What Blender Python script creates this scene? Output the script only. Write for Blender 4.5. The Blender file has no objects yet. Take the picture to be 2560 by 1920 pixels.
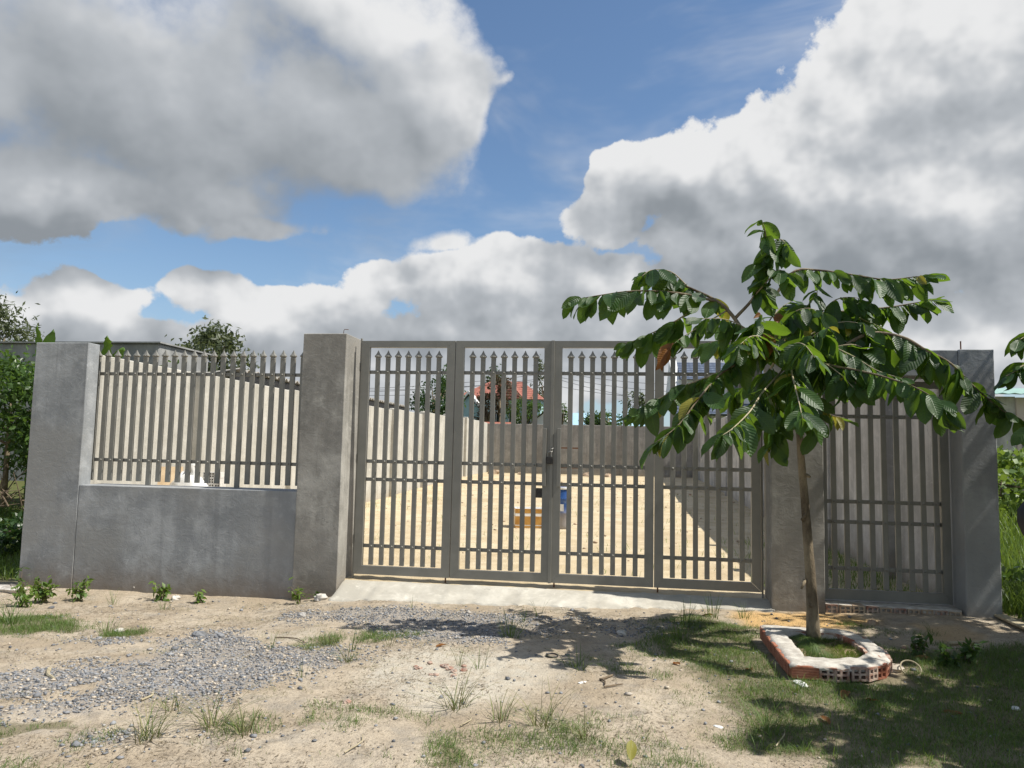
import bpy, math, random
import numpy as np
from mathutils import Vector, Matrix
random.seed(7); RNG = np.random.default_rng(7)
scene = bpy.context.scene
COL = scene.collection
rad = math.radians

# ---------------------------------------------------------------- camera
# world: X runs along the street wall (right), Y into the yard, Z up
CAM = np.array([0.0, 0.0, 1.55]); FPX = 1911.27
PIT, ROL, YAW = 0.0884, 0.0214, -0.1443
def _basis():
    cy, sy = math.cos(YAW), math.sin(YAW)
    Rm = np.array([[cy, sy, 0], [-sy, cy, 0], [0, 0, 1]])
    fw = Rm @ np.array([0, math.cos(PIT), math.sin(PIT)])
    up = Rm @ np.array([0, -math.sin(PIT), math.cos(PIT)])
    rt = Rm @ np.array([1.0, 0, 0])
    c, s = math.cos(ROL), math.sin(ROL)
    return fw, c * rt + s * up, -s * rt + c * up
FW, RT, UP = _basis()
def ray(u, v): return FW + RT * (u - 1280) / FPX - UP * (v - 960) / FPX
def onY(u, v, Y): d = ray(u, v); return CAM + d * (Y / d[1])
def onZ(u, v, Z=0.0): d = ray(u, v); return CAM + d * ((Z - CAM[2]) / d[2])
cam_d = bpy.data.cameras.new('camera'); cam = bpy.data.objects.new('camera', cam_d); COL.objects.link(cam)
cam_d.sensor_fit = 'HORIZONTAL'; cam_d.sensor_width = 36.0; cam_d.lens = 36.0 * FPX / 2560
cam_d.clip_start = 0.05; cam_d.clip_end = 5000
cam.matrix_world = Matrix(((RT[0], UP[0], -FW[0], CAM[0]), (RT[1], UP[1], -FW[1], CAM[1]),
                           (RT[2], UP[2], -FW[2], CAM[2]), (0, 0, 0, 1)))
scene.camera = cam

# ---------------------------------------------------------------- node helper
class NT:
    def __init__(s, tree): s.t = tree; s.n = tree.nodes; s.l = tree.links
    def new(s, kind, **kw):
        nd = s.n.new(kind)
        for k, v in kw.items(): setattr(nd, k, v)
        return nd
    def put(s, sock, val):
        if val is None: return
        if isinstance(val, bpy.types.NodeSocket): s.l.new(val, sock)
        else:
            try: sock.default_value = val
            except Exception:
                sock.default_value = (val, val, val) if not hasattr(val, '__len__') else tuple(val) + (1.0,)
    def m(s, op, a, b=None, c=None, clamp=False):
        nd = s.new('ShaderNodeMath', operation=op, use_clamp=clamp)
        for i, v in enumerate((a, b, c)):
            if v is not None: s.put(nd.inputs[i], v)
        return nd.outputs[0]
    def v(s, op, a, b=None, c=None):
        nd = s.new('ShaderNodeVectorMath', operation=op)
        for i, q in enumerate((a, b, c)):
            if q is not None: s.put(nd.inputs[i], q)
        return nd.outputs['Value'] if op in ('LENGTH', 'DOT_PRODUCT', 'DISTANCE') else nd.outputs[0]
    def mix(s, f, a, b, blend='MIX'):
        nd = s.new('ShaderNodeMix', data_type='RGBA', blend_type=blend)
        s.put(nd.inputs[0], f); s.put(nd.inputs[6], a if not isinstance(a, tuple) else a[:3] + (1.0,)); s.put(nd.inputs[7], b if not isinstance(b, tuple) else b[:3] + (1.0,))
        return nd.outputs[2]
    def fmix(s, f, a, b):
        nd = s.new('ShaderNodeMix', data_type='FLOAT'); s.put(nd.inputs[0], f); s.put(nd.inputs[2], a); s.put(nd.inputs[3], b)
        return nd.outputs[0]
    def ss(s, x, lo, hi, a=0.0, b=1.0):
        nd = s.new('ShaderNodeMapRange', interpolation_type='SMOOTHSTEP')
        s.put(nd.inputs[0], x)
        for i, q in enumerate((lo, hi, a, b)): s.put(nd.inputs[i + 1], q)
        return nd.outputs[0]
    def noise(s, vec, scale, detail=5, rough=0.55, dist=0.0, color=False):
        nd = s.new('ShaderNodeTexNoise'); s.put(nd.inputs['Vector'], vec)
        for k, q in (('Scale', scale), ('Detail', detail), ('Roughness', rough), ('Distortion', dist)): s.put(nd.inputs[k], q)
        return nd.outputs['Color' if color else 'Fac']
    def scale(s, vec, xyz): return s.v('MULTIPLY', vec, xyz)

# ---------------------------------------------------------------- sun, sky, exposure
SUN_EL, SUN_FRONT = rad(55.0), rad(5.0)       # high sun on the right, a touch on the street side of the wall
to_sun = Vector((math.cos(SUN_EL) * math.cos(SUN_FRONT), -math.cos(SUN_EL) * math.sin(SUN_FRONT), math.sin(SUN_EL)))
sun_d = bpy.data.lights.new('sun', 'SUN'); sun_d.energy = 5.0; sun_d.angle = rad(0.53); sun_d.color = (1.0, 0.955, 0.87)
sun = bpy.data.objects.new('sun', sun_d); COL.objects.link(sun)
sun.rotation_euler = to_sun.to_track_quat('Z', 'Y').to_euler(); sun.location = (20, -4, 30)
scene.view_settings.view_transform = 'Standard'; scene.view_settings.look = 'None'
scene.view_settings.exposure = 0.30; scene.view_settings.gamma = 1.0; scene.view_settings.use_curve_mapping = False

world = bpy.data.worlds.new('World'); scene.world = world; world.use_nodes = True
def build_sky():
    T = NT(world.node_tree); T.n.clear()
    out = T.new('ShaderNodeOutputWorld'); bg = T.new('ShaderNodeBackground')
    sky = T.new('ShaderNodeTexSky', sky_type='NISHITA'); sky.sun_disc = False
    sky.sun_elevation = SUN_EL; sky.sun_rotation = math.atan2(to_sun.x, to_sun.y)
    sky.air_density = 1.0; sky.dust_density = 0.6; sky.ozone_density = 1.6; sky.altitude = 0
    tc = T.new('ShaderNodeTexCoord'); D = tc.outputs['Generated']
    # cloud masses: centre and half-size given as sky directions (azimuth, elevation)
    px = [(430, 250, 620, 300), (120, 460, 420, 150), (850, 330, 420, 190), (980, 60, 420, 130), (560, 480, 220, 90), (60, 190, 260, 160),
          (1520, 545, 160, 100), (1640, 455, 170, 120), (1760, 400, 200, 130), (1880, 330, 170, 120), (2100, 400, 330, 230), (2220, 270, 240, 190),
          (2420, 120, 330, 260), (2360, 520, 480, 240), (1900, 600, 420, 130),
          (1110, 590, 110, 60), (960, 720, 150, 90), (1120, 720, 190, 110), (1270, 680, 180, 100), (1480, 720, 210, 110), (1350, 820, 420, 90),
          (250, 750, 170, 80), (505, 745, 110, 75), (660, 790, 190, 75), (110, 800, 200, 70), (850, 810, 220, 80), (1950, 840, 520, 110), (2500, 860, 260, 90), (600, 560, 160, 60), (1090, 210, 240, 240),
          (300, 900, 700, 100), (1100, 920, 800, 140), (2000, 920, 800, 130), (1780, 700, 260, 90), (2150, 720, 300, 80)]
    def ang(u, v):
        d = ray(u, v); d = d / np.linalg.norm(d); return math.atan2(d[0], d[1]), math.asin(d[2])
    G = T; Dn = G.v('NORMALIZE', D)
    w1 = G.m('SUBTRACT', G.noise(Dn, 5.2, 3, 0.6), 0.5); w2 = G.m('SUBTRACT', G.noise(G.v('ADD', Dn, (3.7, 1.3, 8.1)), 5.2, 3, 0.6), 0.5)
    wv = G.new('ShaderNodeCombineXYZ'); G.l.new(w1, wv.inputs[0]); G.l.new(w2, wv.inputs[1])
    sp = G.new('ShaderNodeSeparateXYZ'); G.l.new(Dn, sp.inputs[0])
    cb = G.new('ShaderNodeCombineXYZ'); G.l.new(G.m('ARCTAN2', sp.outputs[0], sp.outputs[1]), cb.inputs[0]); G.l.new(G.m('ARCSINE', sp.outputs[2]), cb.inputs[1])
    P = G.v('MULTIPLY_ADD', wv.outputs[0], (0.16, 0.13, 0), cb.outputs[0])
    def masses(P, lst=px):
        field = None
        for (u, v, rx, ry) in lst:
            a, e = ang(u, v); sx, sy = FPX / rx / 0.97, FPX / ry
            f = G.v('LENGTH', G.v('MULTIPLY_ADD', P, (sx, sy, 0), (-a * sx, -e * sy, 0))); w = min(1.0, 0.45 + ry / 300)
            f = G.m('MULTIPLY_ADD', f, -w, w)
            field = f if field is None else G.m('SMOOTH_MAX', field, f, 0.12)
        return field
    clear = masses(P, [(480, 640, 420, 75), (1330, 330, 170, 230), (1560, 120, 330, 200), (880, 520, 260, 60), (1250, 60, 130, 110)])
    clear = G.m('MULTIPLY', G.ss(clear, -0.35, 0.7), 0.50)
    f0 = masses(P); f1 = masses(G.v('ADD', P, (0.035, 0.06, 0)))        # second look a little nearer the sun
    a0, e0 = ang(1280, 560)
    q0 = G.v('LENGTH', G.v('MULTIPLY_ADD', P, (1 / 0.74, 1 / 0.56, 0), (-a0 / 0.74, -e0 / 0.56, 0)))
    gen = G.m('MULTIPLY_ADD', G.noise(Dn, 2.1, 2, 0.5), 3.2, -1.58)     # broken cloud goes on round the rest of the sky
    rest = G.ss(q0, 0.95, 1.3)
    f0 = G.fmix(rest, f0, gen); f1 = G.fmix(rest, f1, gen)
    Dz = G.scale(Dn, (1, 1, 1.1))
    n1 = G.noise(Dz, 7.0, 9, 0.61, 0.0); n1a = G.noise(Dz, 7.0, 4, 0.55, 0.0); n1b = G.noise(G.v('ADD', Dz, tuple(to_sun * 0.024)), 7.0, 4, 0.55, 0.0)
    nl = G.noise(G.v('ADD', Dz, (5.1, 2.2, 7.7)), 3.6, 3, 0.5, 0.2)
    n1c = G.m('SUBTRACT', n1, 0.5)
    spP = G.new('ShaderNodeSeparateXYZ'); G.l.new(P, spP.inputs[0])
    soft = T.ss(spP.outputs[0], ang(1350, 300)[0], ang(1000, 300)[0])         # the western cloud is older and softer
    soft = T.m('MULTIPLY', soft, T.ss(spP.outputs[1], ang(1280, 680)[1], ang(1280, 520)[1]))
    f0 = G.m('SUBTRACT', f0, clear); dens = G.m('MULTIPLY_ADD', n1c, 1.5, f0)
    alpha = T.ss(dens, T.fmix(soft, -0.02, -0.14), T.fmix(soft, 0.10, 0.55))
    wisp = T.m('MULTIPLY', T.ss(T.noise(T.scale(Dn, (1, 1, 2.6)), 2.6, 5, 0.62, 0.5), 0.42, 0.80), 0.60)
    alpha = T.m('MAXIMUM', alpha, wisp)
    dark = masses(P, [(420, 300, 560, 270), (820, 350, 260, 150), (90, 560, 300, 90), (2050, 690, 620, 130), (1750, 590, 260, 110), (1150, 870, 420, 60), (300, 890, 500, 50)])
    dark = G.fmix(rest, dark, G.m('MULTIPLY_ADD', gen, 0.8, -0.25))
    thick = T.ss(T.m('ADD', T.m('MULTIPLY_ADD', n1c, 0.35, dark), T.m('MULTIPLY_ADD', nl, 0.7, -0.34)), -0.75, 1.05)
    edge = T.ss(T.m('MULTIPLY_ADD', f1, 0.5, T.m('MULTIPLY', dens, 0.5)), -0.05, 0.45)
    n2 = G.noise(G.v('ADD', Dz, (1.1, 6.2, 2.7)), 9.0, 3, 0.5, 0.0)
    light = T.m('MULTIPLY_ADD', T.m('SUBTRACT', n1a, n1b), T.fmix(soft, 2.6, 1.1), T.m('MULTIPLY', T.m('SUBTRACT', f0, f1), 0.5))
    light = T.m('ADD', light, T.m('MULTIPLY', T.m('SUBTRACT', n2, 0.56), T.fmix(soft, 0.45, 0.25)))
    shade = T.m('SUBTRACT', T.m('MULTIPLY_ADD', thick, 0.60, T.m('MULTIPLY', edge, 0.33)), light)
    k = 0.74 / SKY_STR
    ccol = T.mix(T.ss(shade, -0.05, 0.60), (0.90 * k, 0.905 * k, 0.91 * k), (0.53 * k, 0.56 * k, 0.595 * k))
    ccol = T.mix(T.ss(shade, 0.40, 1.22), ccol, (0.30 * k, 0.33 * k, 0.362 * k))
    sk = T.v('MULTIPLY', sky.outputs[0], (0.90, 1.0, 1.06))
    sz = T.new('ShaderNodeSeparateXYZ'); T.l.new(D, sz.inputs[0])
    hz = T.ss(sz.outputs[2], -0.02, 0.30, 0.55, 0.0)                 # pale moist air low over the horizon
    sk = T.mix(hz, sk, (0.46 * k, 0.60 * k, 0.76 * k))
    col = T.mix(alpha, sk, ccol)
    T.l.new(col, bg.inputs[0]); bg.inputs[1].default_value = SKY_STR
    T.l.new(bg.outputs[0], out.inputs[0])
SKY_STR = 0.102
build_sky()
world.cycles.sampling_method = 'MANUAL'; world.cycles.sample_map_resolution = 256

# ---------------------------------------------------------------- mesh helpers
def tag(o, label=None, cat=None, group=None, kind=None):
    if label: o['label'] = label
    if cat: o['category'] = cat
    if group: o['group'] = group
    if kind: o['kind'] = kind
    return o
def thing(name, loc, label, cat, group=None):
    o = bpy.data.objects.new(name, None); COL.objects.link(o); o.location = tuple(float(q) for q in loc); o.empty_display_size = 0.1
    return tag(o, label, cat, group)
def link(name, me, parent=None, loc=(0, 0, 0), rot=None, scale=None):
    o = bpy.data.objects.new(name, me); COL.objects.link(o); o.parent = parent; o.location = tuple(float(q) for q in loc)
    if rot is not None: o.rotation_euler = rot
    if scale is not None: o.scale = scale
    return o
class MB:
    def __init__(s): s.v = []; s.f = []; s.uv = None; s.sm = False; s.mi = []
    def add(s, vs, fs, mi=0):
        k = len(s.v); s.v += [tuple(float(c) for c in q) for q in vs]; s.f += [tuple(i + k for i in q) for q in fs]; s.mi += [mi] * len(fs); return s
    def box(s, x0, x1, y0, y1, z0, z1, mi=0):
        vs = [(x, y, z) for z in (z0, z1) for y in (y0, y1) for x in (x0, x1)]
        return s.add(vs, [(0, 2, 3, 1), (4, 5, 7, 6), (0, 1, 5, 4), (2, 6, 7, 3), (0, 4, 6, 2), (1, 3, 7, 5)], mi)
    def bbox(s, x0, x1, y0, y1, z0, z1, b=0.01, mi=0):
        # box with chamfered edges
        vs = []
        for sx in (0, 1):
            for sy in (0, 1):
                for sz in (0, 1):
                    X = (x0, x1)[sx]; Y = (y0, y1)[sy]; Z = (z0, z1)[sz]
                    dx = b if sx == 0 else -b; dy = b if sy == 0 else -b; dz = b if sz == 0 else -b
                    vs += [(X, Y + dy, Z + dz), (X + dx, Y, Z + dz), (X + dx, Y + dy, Z)]
        def i(sx, sy, sz, k): return (sx * 4 + sy * 2 + sz) * 3 + k
        fs = [(i(0, 0, 0, 0), i(0, 0, 1, 0), i(0, 1, 1, 0), i(0, 1, 0, 0)), (i(1, 0, 0, 0), i(1, 1, 0, 0), i(1, 1, 1, 0), i(1, 0, 1, 0)),
              (i(0, 0, 0, 1), i(1, 0, 0, 1), i(1, 0, 1, 1), i(0, 0, 1, 1)), (i(0, 1, 0, 1), i(0, 1, 1, 1), i(1, 1, 1, 1), i(1, 1, 0, 1)),
              (i(0, 0, 0, 2), i(0, 1, 0, 2), i(1, 1, 0, 2), i(1, 0, 0, 2)), (i(0, 0, 1, 2), i(1, 0, 1, 2), i(1, 1, 1, 2), i(0, 1, 1, 2))]
        for a in (0, 1):
            for c in (0, 1):
                q = [(i(a, c, 0, 0), i(a, c, 1, 0), i(a, c, 1, 1), i(a, c, 0, 1)), (i(a, 0, c, 0), i(a, 1, c, 0), i(a, 1, c, 2), i(a, 0, c, 2)), (i(0, a, c, 1), i(1, a, c, 1), i(1, a, c, 2), i(0, a, c, 2))]
                fs += q
        for sx in (0, 1):
            for sy in (0, 1):
                for sz in (0, 1): fs.append((i(sx, sy, sz, 0), i(sx, sy, sz, 1), i(sx, sy, sz, 2)))
        return s.add(vs, fs, mi)
    def tube(s, pts, rads, n=8, cap=True, mi=0, noise=0.0):
        pts = [Vector(q) for q in pts]; k0 = len(s.v); m = len(pts); ref = None
        for j, q in enumerate(pts):
            t = (pts[min(j + 1, m - 1)] - pts[max(j - 1, 0)]).normalized()
            if ref is None: ref = t.orthogonal().normalized()
            ref = (ref - t * ref.dot(t)).normalized(); b = t.cross(ref)
            r = rads[j] if hasattr(rads, '__len__') else rads
            for i in range(n):
                a = 2 * math.pi * i / n; rr = r * (1 + (random.random() - .5) * noise)
                s.v.append(tuple(q + ref * (math.cos(a) * rr) + b * (math.sin(a) * rr)))
        fs = [(k0 + j * n + i, k0 + j * n + (i + 1) % n, k0 + (j + 1) * n + (i + 1) % n, k0 + (j + 1) * n + i) for j in range(m - 1) for i in range(n)]
        if cap: fs += [tuple(k0 + i for i in reversed(range(n))), tuple(k0 + (m - 1) * n + i for i in range(n))]
        s.f += fs; s.mi += [mi] * len(fs); return s
    def lathe(s, prof, n=16, c=(0, 0, 0), mi=0, cap=True):
        k0 = len(s.v)
        for r, z in prof:
            for i in range(n):
                a = 2 * math.pi * i / n; s.v.append((c[0] + r * math.cos(a), c[1] + r * math.sin(a), c[2] + z))
        m = len(prof)
        fs = [(k0 + j * n + i, k0 + j * n + (i + 1) % n, k0 + (j + 1) * n + (i + 1) % n, k0 + (j + 1) * n + i) for j in range(m - 1) for i in range(n)]
        if cap: fs += [tuple(k0 + i for i in reversed(range(n))), tuple(k0 + (m - 1) * n + i for i in range(n))]
        s.f += fs; s.mi += [mi] * len(fs); return s
    def mesh(s, name, mats, smooth=False):
        me = bpy.data.meshes.new(name); me.from_pydata(s.v, [], s.f); me.update()
        for m in (mats if isinstance(mats, (list, tuple)) else [mats]): me.materials.append(m)
        if any(s.mi): me.polygons.foreach_set('material_index', s.mi)
        if smooth:
            me.polygons.foreach_set('use_smooth', [True] * len(me.polygons))
            if smooth == 'sharp': me.set_sharp_from_angle(angle=rad(28))
        return me
    def build(s, name, mats, parent=None, smooth=False):
        # vertices are in world space; a parent's location is taken off
        if parent is not None:
            o = parent; off = Vector((0, 0, 0))
            while o is not None: off = off + o.location; o = o.parent
            s.v = [(a - off.x, b - off.y, c - off.z) for a, b, c in s.v]
        return link(name, s.mesh(name, mats, smooth), parent)
    def set_origin(s, c): s.v = [(a - c[0], b - c[1], d - c[2]) for a, b, d in s.v]; return s
def np_mesh(name, V, F, mats, attrs=None, smooth=False):
    # V (n,3), F (m,k) numpy
    me = bpy.data.meshes.new(name); V = np.asarray(V, np.float32); F = np.asarray(F, np.int32); k = F.shape[1]
    me.vertices.add(len(V)); me.vertices.foreach_set('co', V.ravel())
    me.loops.add(F.size); me.loops.foreach_set('vertex_index', F.ravel())
    me.polygons.add(len(F)); me.polygons.foreach_set('loop_start', np.arange(0, F.size, k, dtype=np.int32))
    if smooth: me.polygons.foreach_set('use_smooth', np.ones(len(F), bool))
    me.update(calc_edges=True)
    for m in (mats if isinstance(mats, (list, tuple)) else [mats]): me.materials.append(m)
    for n_, a in (attrs or {}).items():
        at = me.attributes.new(n_, 'FLOAT', 'POINT'); at.data.foreach_set('value', np.asarray(a, np.float32))
    return me
def sstep(a, b, x):
    t = np.clip((np.asarray(x, float) - a) / (b - a), 0, 1); return t * t * (3 - 2 * t)
_tab = RNG.random((256, 256))
def vnoise(x, y):
    x = np.asarray(x, float); y = np.asarray(y, float); xi = np.floor(x).astype(int); yi = np.floor(y).astype(int)
    fx = x - xi; fy = y - yi; fx = fx * fx * (3 - 2 * fx); fy = fy * fy * (3 - 2 * fy)
    g = lambda a, b: _tab[a % 256, b % 256]
    return (g(xi, yi) * (1 - fx) + g(xi + 1, yi) * fx) * (1 - fy) + (g(xi, yi + 1) * (1 - fx) + g(xi + 1, yi + 1) * fx) * fy
def fbm(x, y, o=4):
    r = 0; a = .5
    for i in range(o): r = r + a * vnoise(x * 2 ** i + 17 * i, y * 2 ** i + 5 * i); a *= .5
    return r

# ---------------------------------------------------------------- materials
def mat(name):
    m = bpy.data.materials.new(name); m.use_nodes = True; T = NT(m.node_tree)
    b = [n for n in T.n if n.type == 'BSDF_PRINCIPLED'][0]; return m, T, b
def bump(T, b, h, strength=0.4, dist=0.01):
    bp = T.new('ShaderNodeBump'); T.put(bp.inputs['Strength'], strength); T.put(bp.inputs['Distance'], dist); T.put(bp.inputs['Height'], h)
    T.l.new(bp.outputs[0], b.inputs['Normal'])
def geo(T): return T.new('ShaderNodeNewGeometry').outputs['Position']
def obj(T): return T.new('ShaderNodeTexCoord').outputs['Object']
def simple(name, c1, c2, scale=8.0, rough=0.7, bs=0.3, bd=0.004, metal=0.0, spec=0.4, detail=5, stretch=(1, 1, 1), use_obj=False):
    m, T, b = mat(name); P = T.scale(obj(T) if use_obj else geo(T), stretch)
    n = T.noise(P, scale, detail, 0.6); n2 = T.noise(P, scale * 9, 3, 0.6)
    T.put(b.inputs['Base Color'], T.mix(T.ss(n, 0.3, 0.7), c1, c2))
    b.inputs['Roughness'].default_value = rough; b.inputs['Metallic'].default_value = metal; b.inputs['Specular IOR Level'].default_value = spec
    if bs: bump(T, b, T.m('ADD', T.m('MULTIPLY', n, .6), T.m('MULTIPLY', n2, .4)), bs, bd)
    return m
def concrete(name, lo, hi, streak=0.5, dirt=(0.20, 0.155, 0.11), dz=(-0.30, 0.22), warm=None, rough=0.86):
    m, T, b = mat(name); P = geo(T)
    big = T.noise(P, 1.1, 5, 0.62, 0.5); mid = T.noise(P, 4.5, 6, 0.62, 0.3); fine = T.noise(P, 55, 4, 0.6)
    st = T.noise(T.scale(P, (5.5, 5.5, 0.55)), 1.0, 5, 0.6); tro = T.noise(T.scale(P, (3.0, 3.0, 4.2)), 2.2, 6, 0.66, 1.6)
    f = T.m('ADD', T.m('MULTIPLY', big, 0.55), T.m('ADD', T.m('MULTIPLY', mid, 0.30), T.m('MULTIPLY', st, 0.40 * streak)))
    f = T.ss(f, 0.37 + .14 * streak, 0.56 + .20 * streak)
    c = T.mix(f, lo, hi)
    drip = T.noise(T.scale(P, (8.0, 8.0, 0.22)), 1.3, 5, 0.6)
    c = T.mix(T.ss(drip, 0.52, 0.72, 0, 0.55 * streak + .1), c, tuple(q * 0.72 for q in lo))
    c = T.mix(T.ss(T.noise(T.scale(P, (1.6, 1.6, 2.6)), 2.4, 7, 0.7, 2.5), 0.56, 0.66, 0, 0.30), c, tuple(min(1, q * 1.22) for q in hi))
    c = T.mix(T.ss(mid, 0.60, 0.78, 0, 0.45), c, tuple(min(1, q * 1.35) for q in hi))
    if warm: c = T.mix(T.ss(T.noise(P, 0.8, 4, 0.6), 0.42, 0.62, 0, 0.8), c, warm)
    sp = T.new('ShaderNodeSeparateXYZ'); T.l.new(P, sp.inputs[0])
    edge = T.m('ADD', sp.outputs[2], T.m('MULTIPLY', T.m('SUBTRACT', mid, 0.5), 0.35))
    c = T.mix(T.ss(edge, dz[0], dz[1], 0.75, 0.0), c, dirt)
    c = T.mix(T.m('MULTIPLY', T.ss(fine, 0.55, 0.75), 0.22), c, tuple(q * 0.55 for q in lo))
    vc = T.new('ShaderNodeTexVoronoi', feature='DISTANCE_TO_EDGE'); T.put(vc.inputs['Vector'], T.v('ADD', P, T.v('MULTIPLY', T.noise(P, 3.0, 5, 0.6, color=True), (0.55, 0.55, 0.55)))); vc.inputs['Scale'].default_value = 0.75
    c = T.mix(T.m('MULTIPLY', T.ss(vc.outputs['Distance'], 0.0, 0.004, 0.45, 0.0), T.ss(big, 0.52, 0.62)), c, tuple(q * 0.35 for q in lo))
    T.put(b.inputs['Base Color'], c); b.inputs['Roughness'].default_value = rough; b.inputs['Specular IOR Level'].default_value = 0.3
    h = T.m('ADD', T.m('MULTIPLY', tro, 0.7), T.m('ADD', T.m('MULTIPLY', mid, .35), T.m('MULTIPLY', fine, 0.18)))
    bump(T, b, h, 0.55, 0.012)
    return m
M = {}
M['conc'] = concrete('grey_plaster', (0.255, 0.268, 0.278), (0.43, 0.445, 0.455), warm=(0.30, 0.30, 0.29))
M['conc_warm'] = concrete('brown_grey_plaster', (0.215, 0.207, 0.188), (0.45, 0.435, 0.395), warm=(0.27, 0.255, 0.228))
M['conc_pale'] = concrete('pale_plaster', (0.38, 0.365, 0.32), (0.52, 0.50, 0.45), streak=0.9, dirt=(0.35, 0.28, 0.2), dz=(-.1, .45))
M['conc_grey'] = concrete('grey_wall_plaster', (0.36, 0.35, 0.33), (0.56, 0.545, 0.52), streak=1.0, dirt=(0.3, 0.24, 0.17), dz=(-.1, .5))  # grey plaster of the right yard wall and a house wall
M['conc_back'] = concrete('back_wall_plaster', (0.22, 0.21, 0.195), (0.33, 0.315, 0.29), streak=0.8, dirt=(0.3, 0.25, 0.18), dz=(.2, .8))
M['conc_far'] = concrete('far_plaster', (0.24, 0.24, 0.235), (0.34, 0.34, 0.33), streak=0.6, dz=(-2, -1))
M['apron'] = concrete('cement_apron', (0.40, 0.375, 0.32), (0.58, 0.55, 0.48), streak=0.0, dirt=(0.55, 0.5, 0.42), dz=(-2, -1))
M['mortar'] = simple('mortar', (0.38, 0.345, 0.30), (0.60, 0.57, 0.51), 13, 0.92, 0.8, 0.012)
M['brick'] = simple('red_clay_brick', (0.26, 0.085, 0.045), (0.42, 0.19, 0.12), 14, 0.85, 0.4, 0.003)
M['brick_old'] = simple('mortar_smeared_brick', (0.27, 0.11, 0.07), (0.48, 0.40, 0.33), 16, 0.88, 0.5, 0.004)
M['brick_grey'] = simple('sandy_brick', (0.36, 0.24, 0.16), (0.46, 0.38, 0.28), 13, 0.9, 0.5, 0.004)
M['block'] = simple('pale_hollow_brick', (0.5, 0.48, 0.45), (0.66, 0.64, 0.6), 12, 0.9, 0.4, 0.003)
def paint():
    m, T, b = mat('grey_gate_paint'); P = geo(T)
    n = T.noise(P, 3.0, 5, 0.6); f = T.noise(P, 60, 3, 0.6)
    dirt = T.noise(T.scale(P, (9, 9, 1.2)), 1.5, 5, 0.65)
    c = T.mix(T.ss(n, 0.3, 0.7), (0.200, 0.194, 0.170), (0.245, 0.237, 0.208))
    c = T.mix(T.ss(dirt, 0.55, 0.8, 0, 0.35), c, (0.33, 0.295, 0.235))
    T.put(b.inputs['Base Color'], c); b.inputs['Metallic'].default_value = 0.15
    T.put(b.inputs['Roughness'], T.ss(f, 0.3, 0.7, 0.38, 0.52)); b.inputs['Specular IOR Level'].default_value = 0.5
    bump(T, b, f, 0.06, 0.001); return m
M['paint'] = paint()
M['rust'] = simple('rusty_iron', (0.10, 0.045, 0.025), (0.23, 0.11, 0.06), 25, 0.8, 0.3, 0.002, 0.3)
M['steel'] = simple('dull_steel', (0.30, 0.29, 0.27), (0.45, 0.44, 0.41), 40, 0.4, 0.1, 0.001, 0.8)
M['dark_metal'] = simple('dark_metal', (0.03, 0.03, 0.03), (0.06, 0.055, 0.05), 30, 0.5, 0.1, 0.001, 0.5)
M['bark'] = simple('grey_brown_bark', (0.075, 0.055, 0.035), (0.29, 0.235, 0.155), 7, 0.92, 1.0, 0.02, stretch=(1, 1, 0.45), detail=8)
M['twig'] = simple('pale_twig', (0.30, 0.25, 0.16), (0.46, 0.40, 0.27), 20, 0.8, 0.3, 0.003)
M['twig_dark'] = simple('dark_twig', (0.10, 0.075, 0.05), (0.20, 0.15, 0.10), 20, 0.85, 0.3, 0.003)
def leaf_mat(name, dark, light, trans, rough=0.32, vein=True, tr=0.30, attr=True):
    m, T, b = mat(name)
    out = [n for n in T.n if n.type == 'OUTPUT_MATERIAL'][0]
    oi = T.new('ShaderNodeObjectInfo').outputs['Random']
    at = T.new('ShaderNodeAttribute', attribute_name='rnd').outputs['Fac']
    r = T.m('FRACT', T.m('ADD', oi, at)) if attr else oi
    c = T.mix(r, dark, light); h = None
    if vein:
        uv = T.new('ShaderNodeUVMap').outputs[0]; sp = T.new('ShaderNodeSeparateXYZ'); T.l.new(uv, sp.inputs[0])
        ax = T.m('ABSOLUTE', T.m('SUBTRACT', sp.outputs[0], 0.5))
        ph = T.m('MULTIPLY', T.m('SUBTRACT', sp.outputs[1], T.m('MULTIPLY', ax, 0.42)), 2 * math.pi * 11)
        wv = T.m('SINE', ph)
        h = T.m('ADD', T.m('MULTIPLY', wv, 0.5), T.ss(ax, 0.0, 0.035, -1.4, 0.0))
        veinm = T.m('MAXIMUM', T.ss(wv, -0.98, -0.80, 0.55, 0.0), T.ss(ax, 0.012, 0.028, 1.0, 0.0))
        c = T.mix(T.m('MULTIPLY', veinm, 0.30), c, tuple(min(1, q * 2.2) for q in light))
    T.put(b.inputs['Base Color'], c); b.inputs['Roughness'].default_value = rough; b.inputs['Specular IOR Level'].default_value = 0.45
    if h is not None: bump(T, b, h, 0.32, 0.006)
    tb = T.new('ShaderNodeBsdfTranslucent'); T.put(tb.inputs[0], T.mix(0.25, trans, c))
    mx = T.new('ShaderNodeMixShader'); mx.inputs[0].default_value = tr
    T.l.new(b.outputs[0], mx.inputs[1]); T.l.new(tb.outputs[0], mx.inputs[2]); T.l.new(mx.outputs[0], out.inputs[0])
    return m
M['leaf'] = leaf_mat('broad_leaf', (0.012, 0.036, 0.009), (0.038, 0.095, 0.017), (0.30, 0.50, 0.035), rough=.46, tr=.33)
M['leaf_yellow'] = leaf_mat('yellow_leaf', (0.20, 0.19, 0.03), (0.27, 0.25, 0.04), (0.55, 0.5, 0.05), 0.45)
M['leaf_brown'] = leaf_mat('withered_leaf', (0.17, 0.075, 0.022), (0.26, 0.12, 0.035), (0.5, 0.2, 0.05), 0.6)
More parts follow.
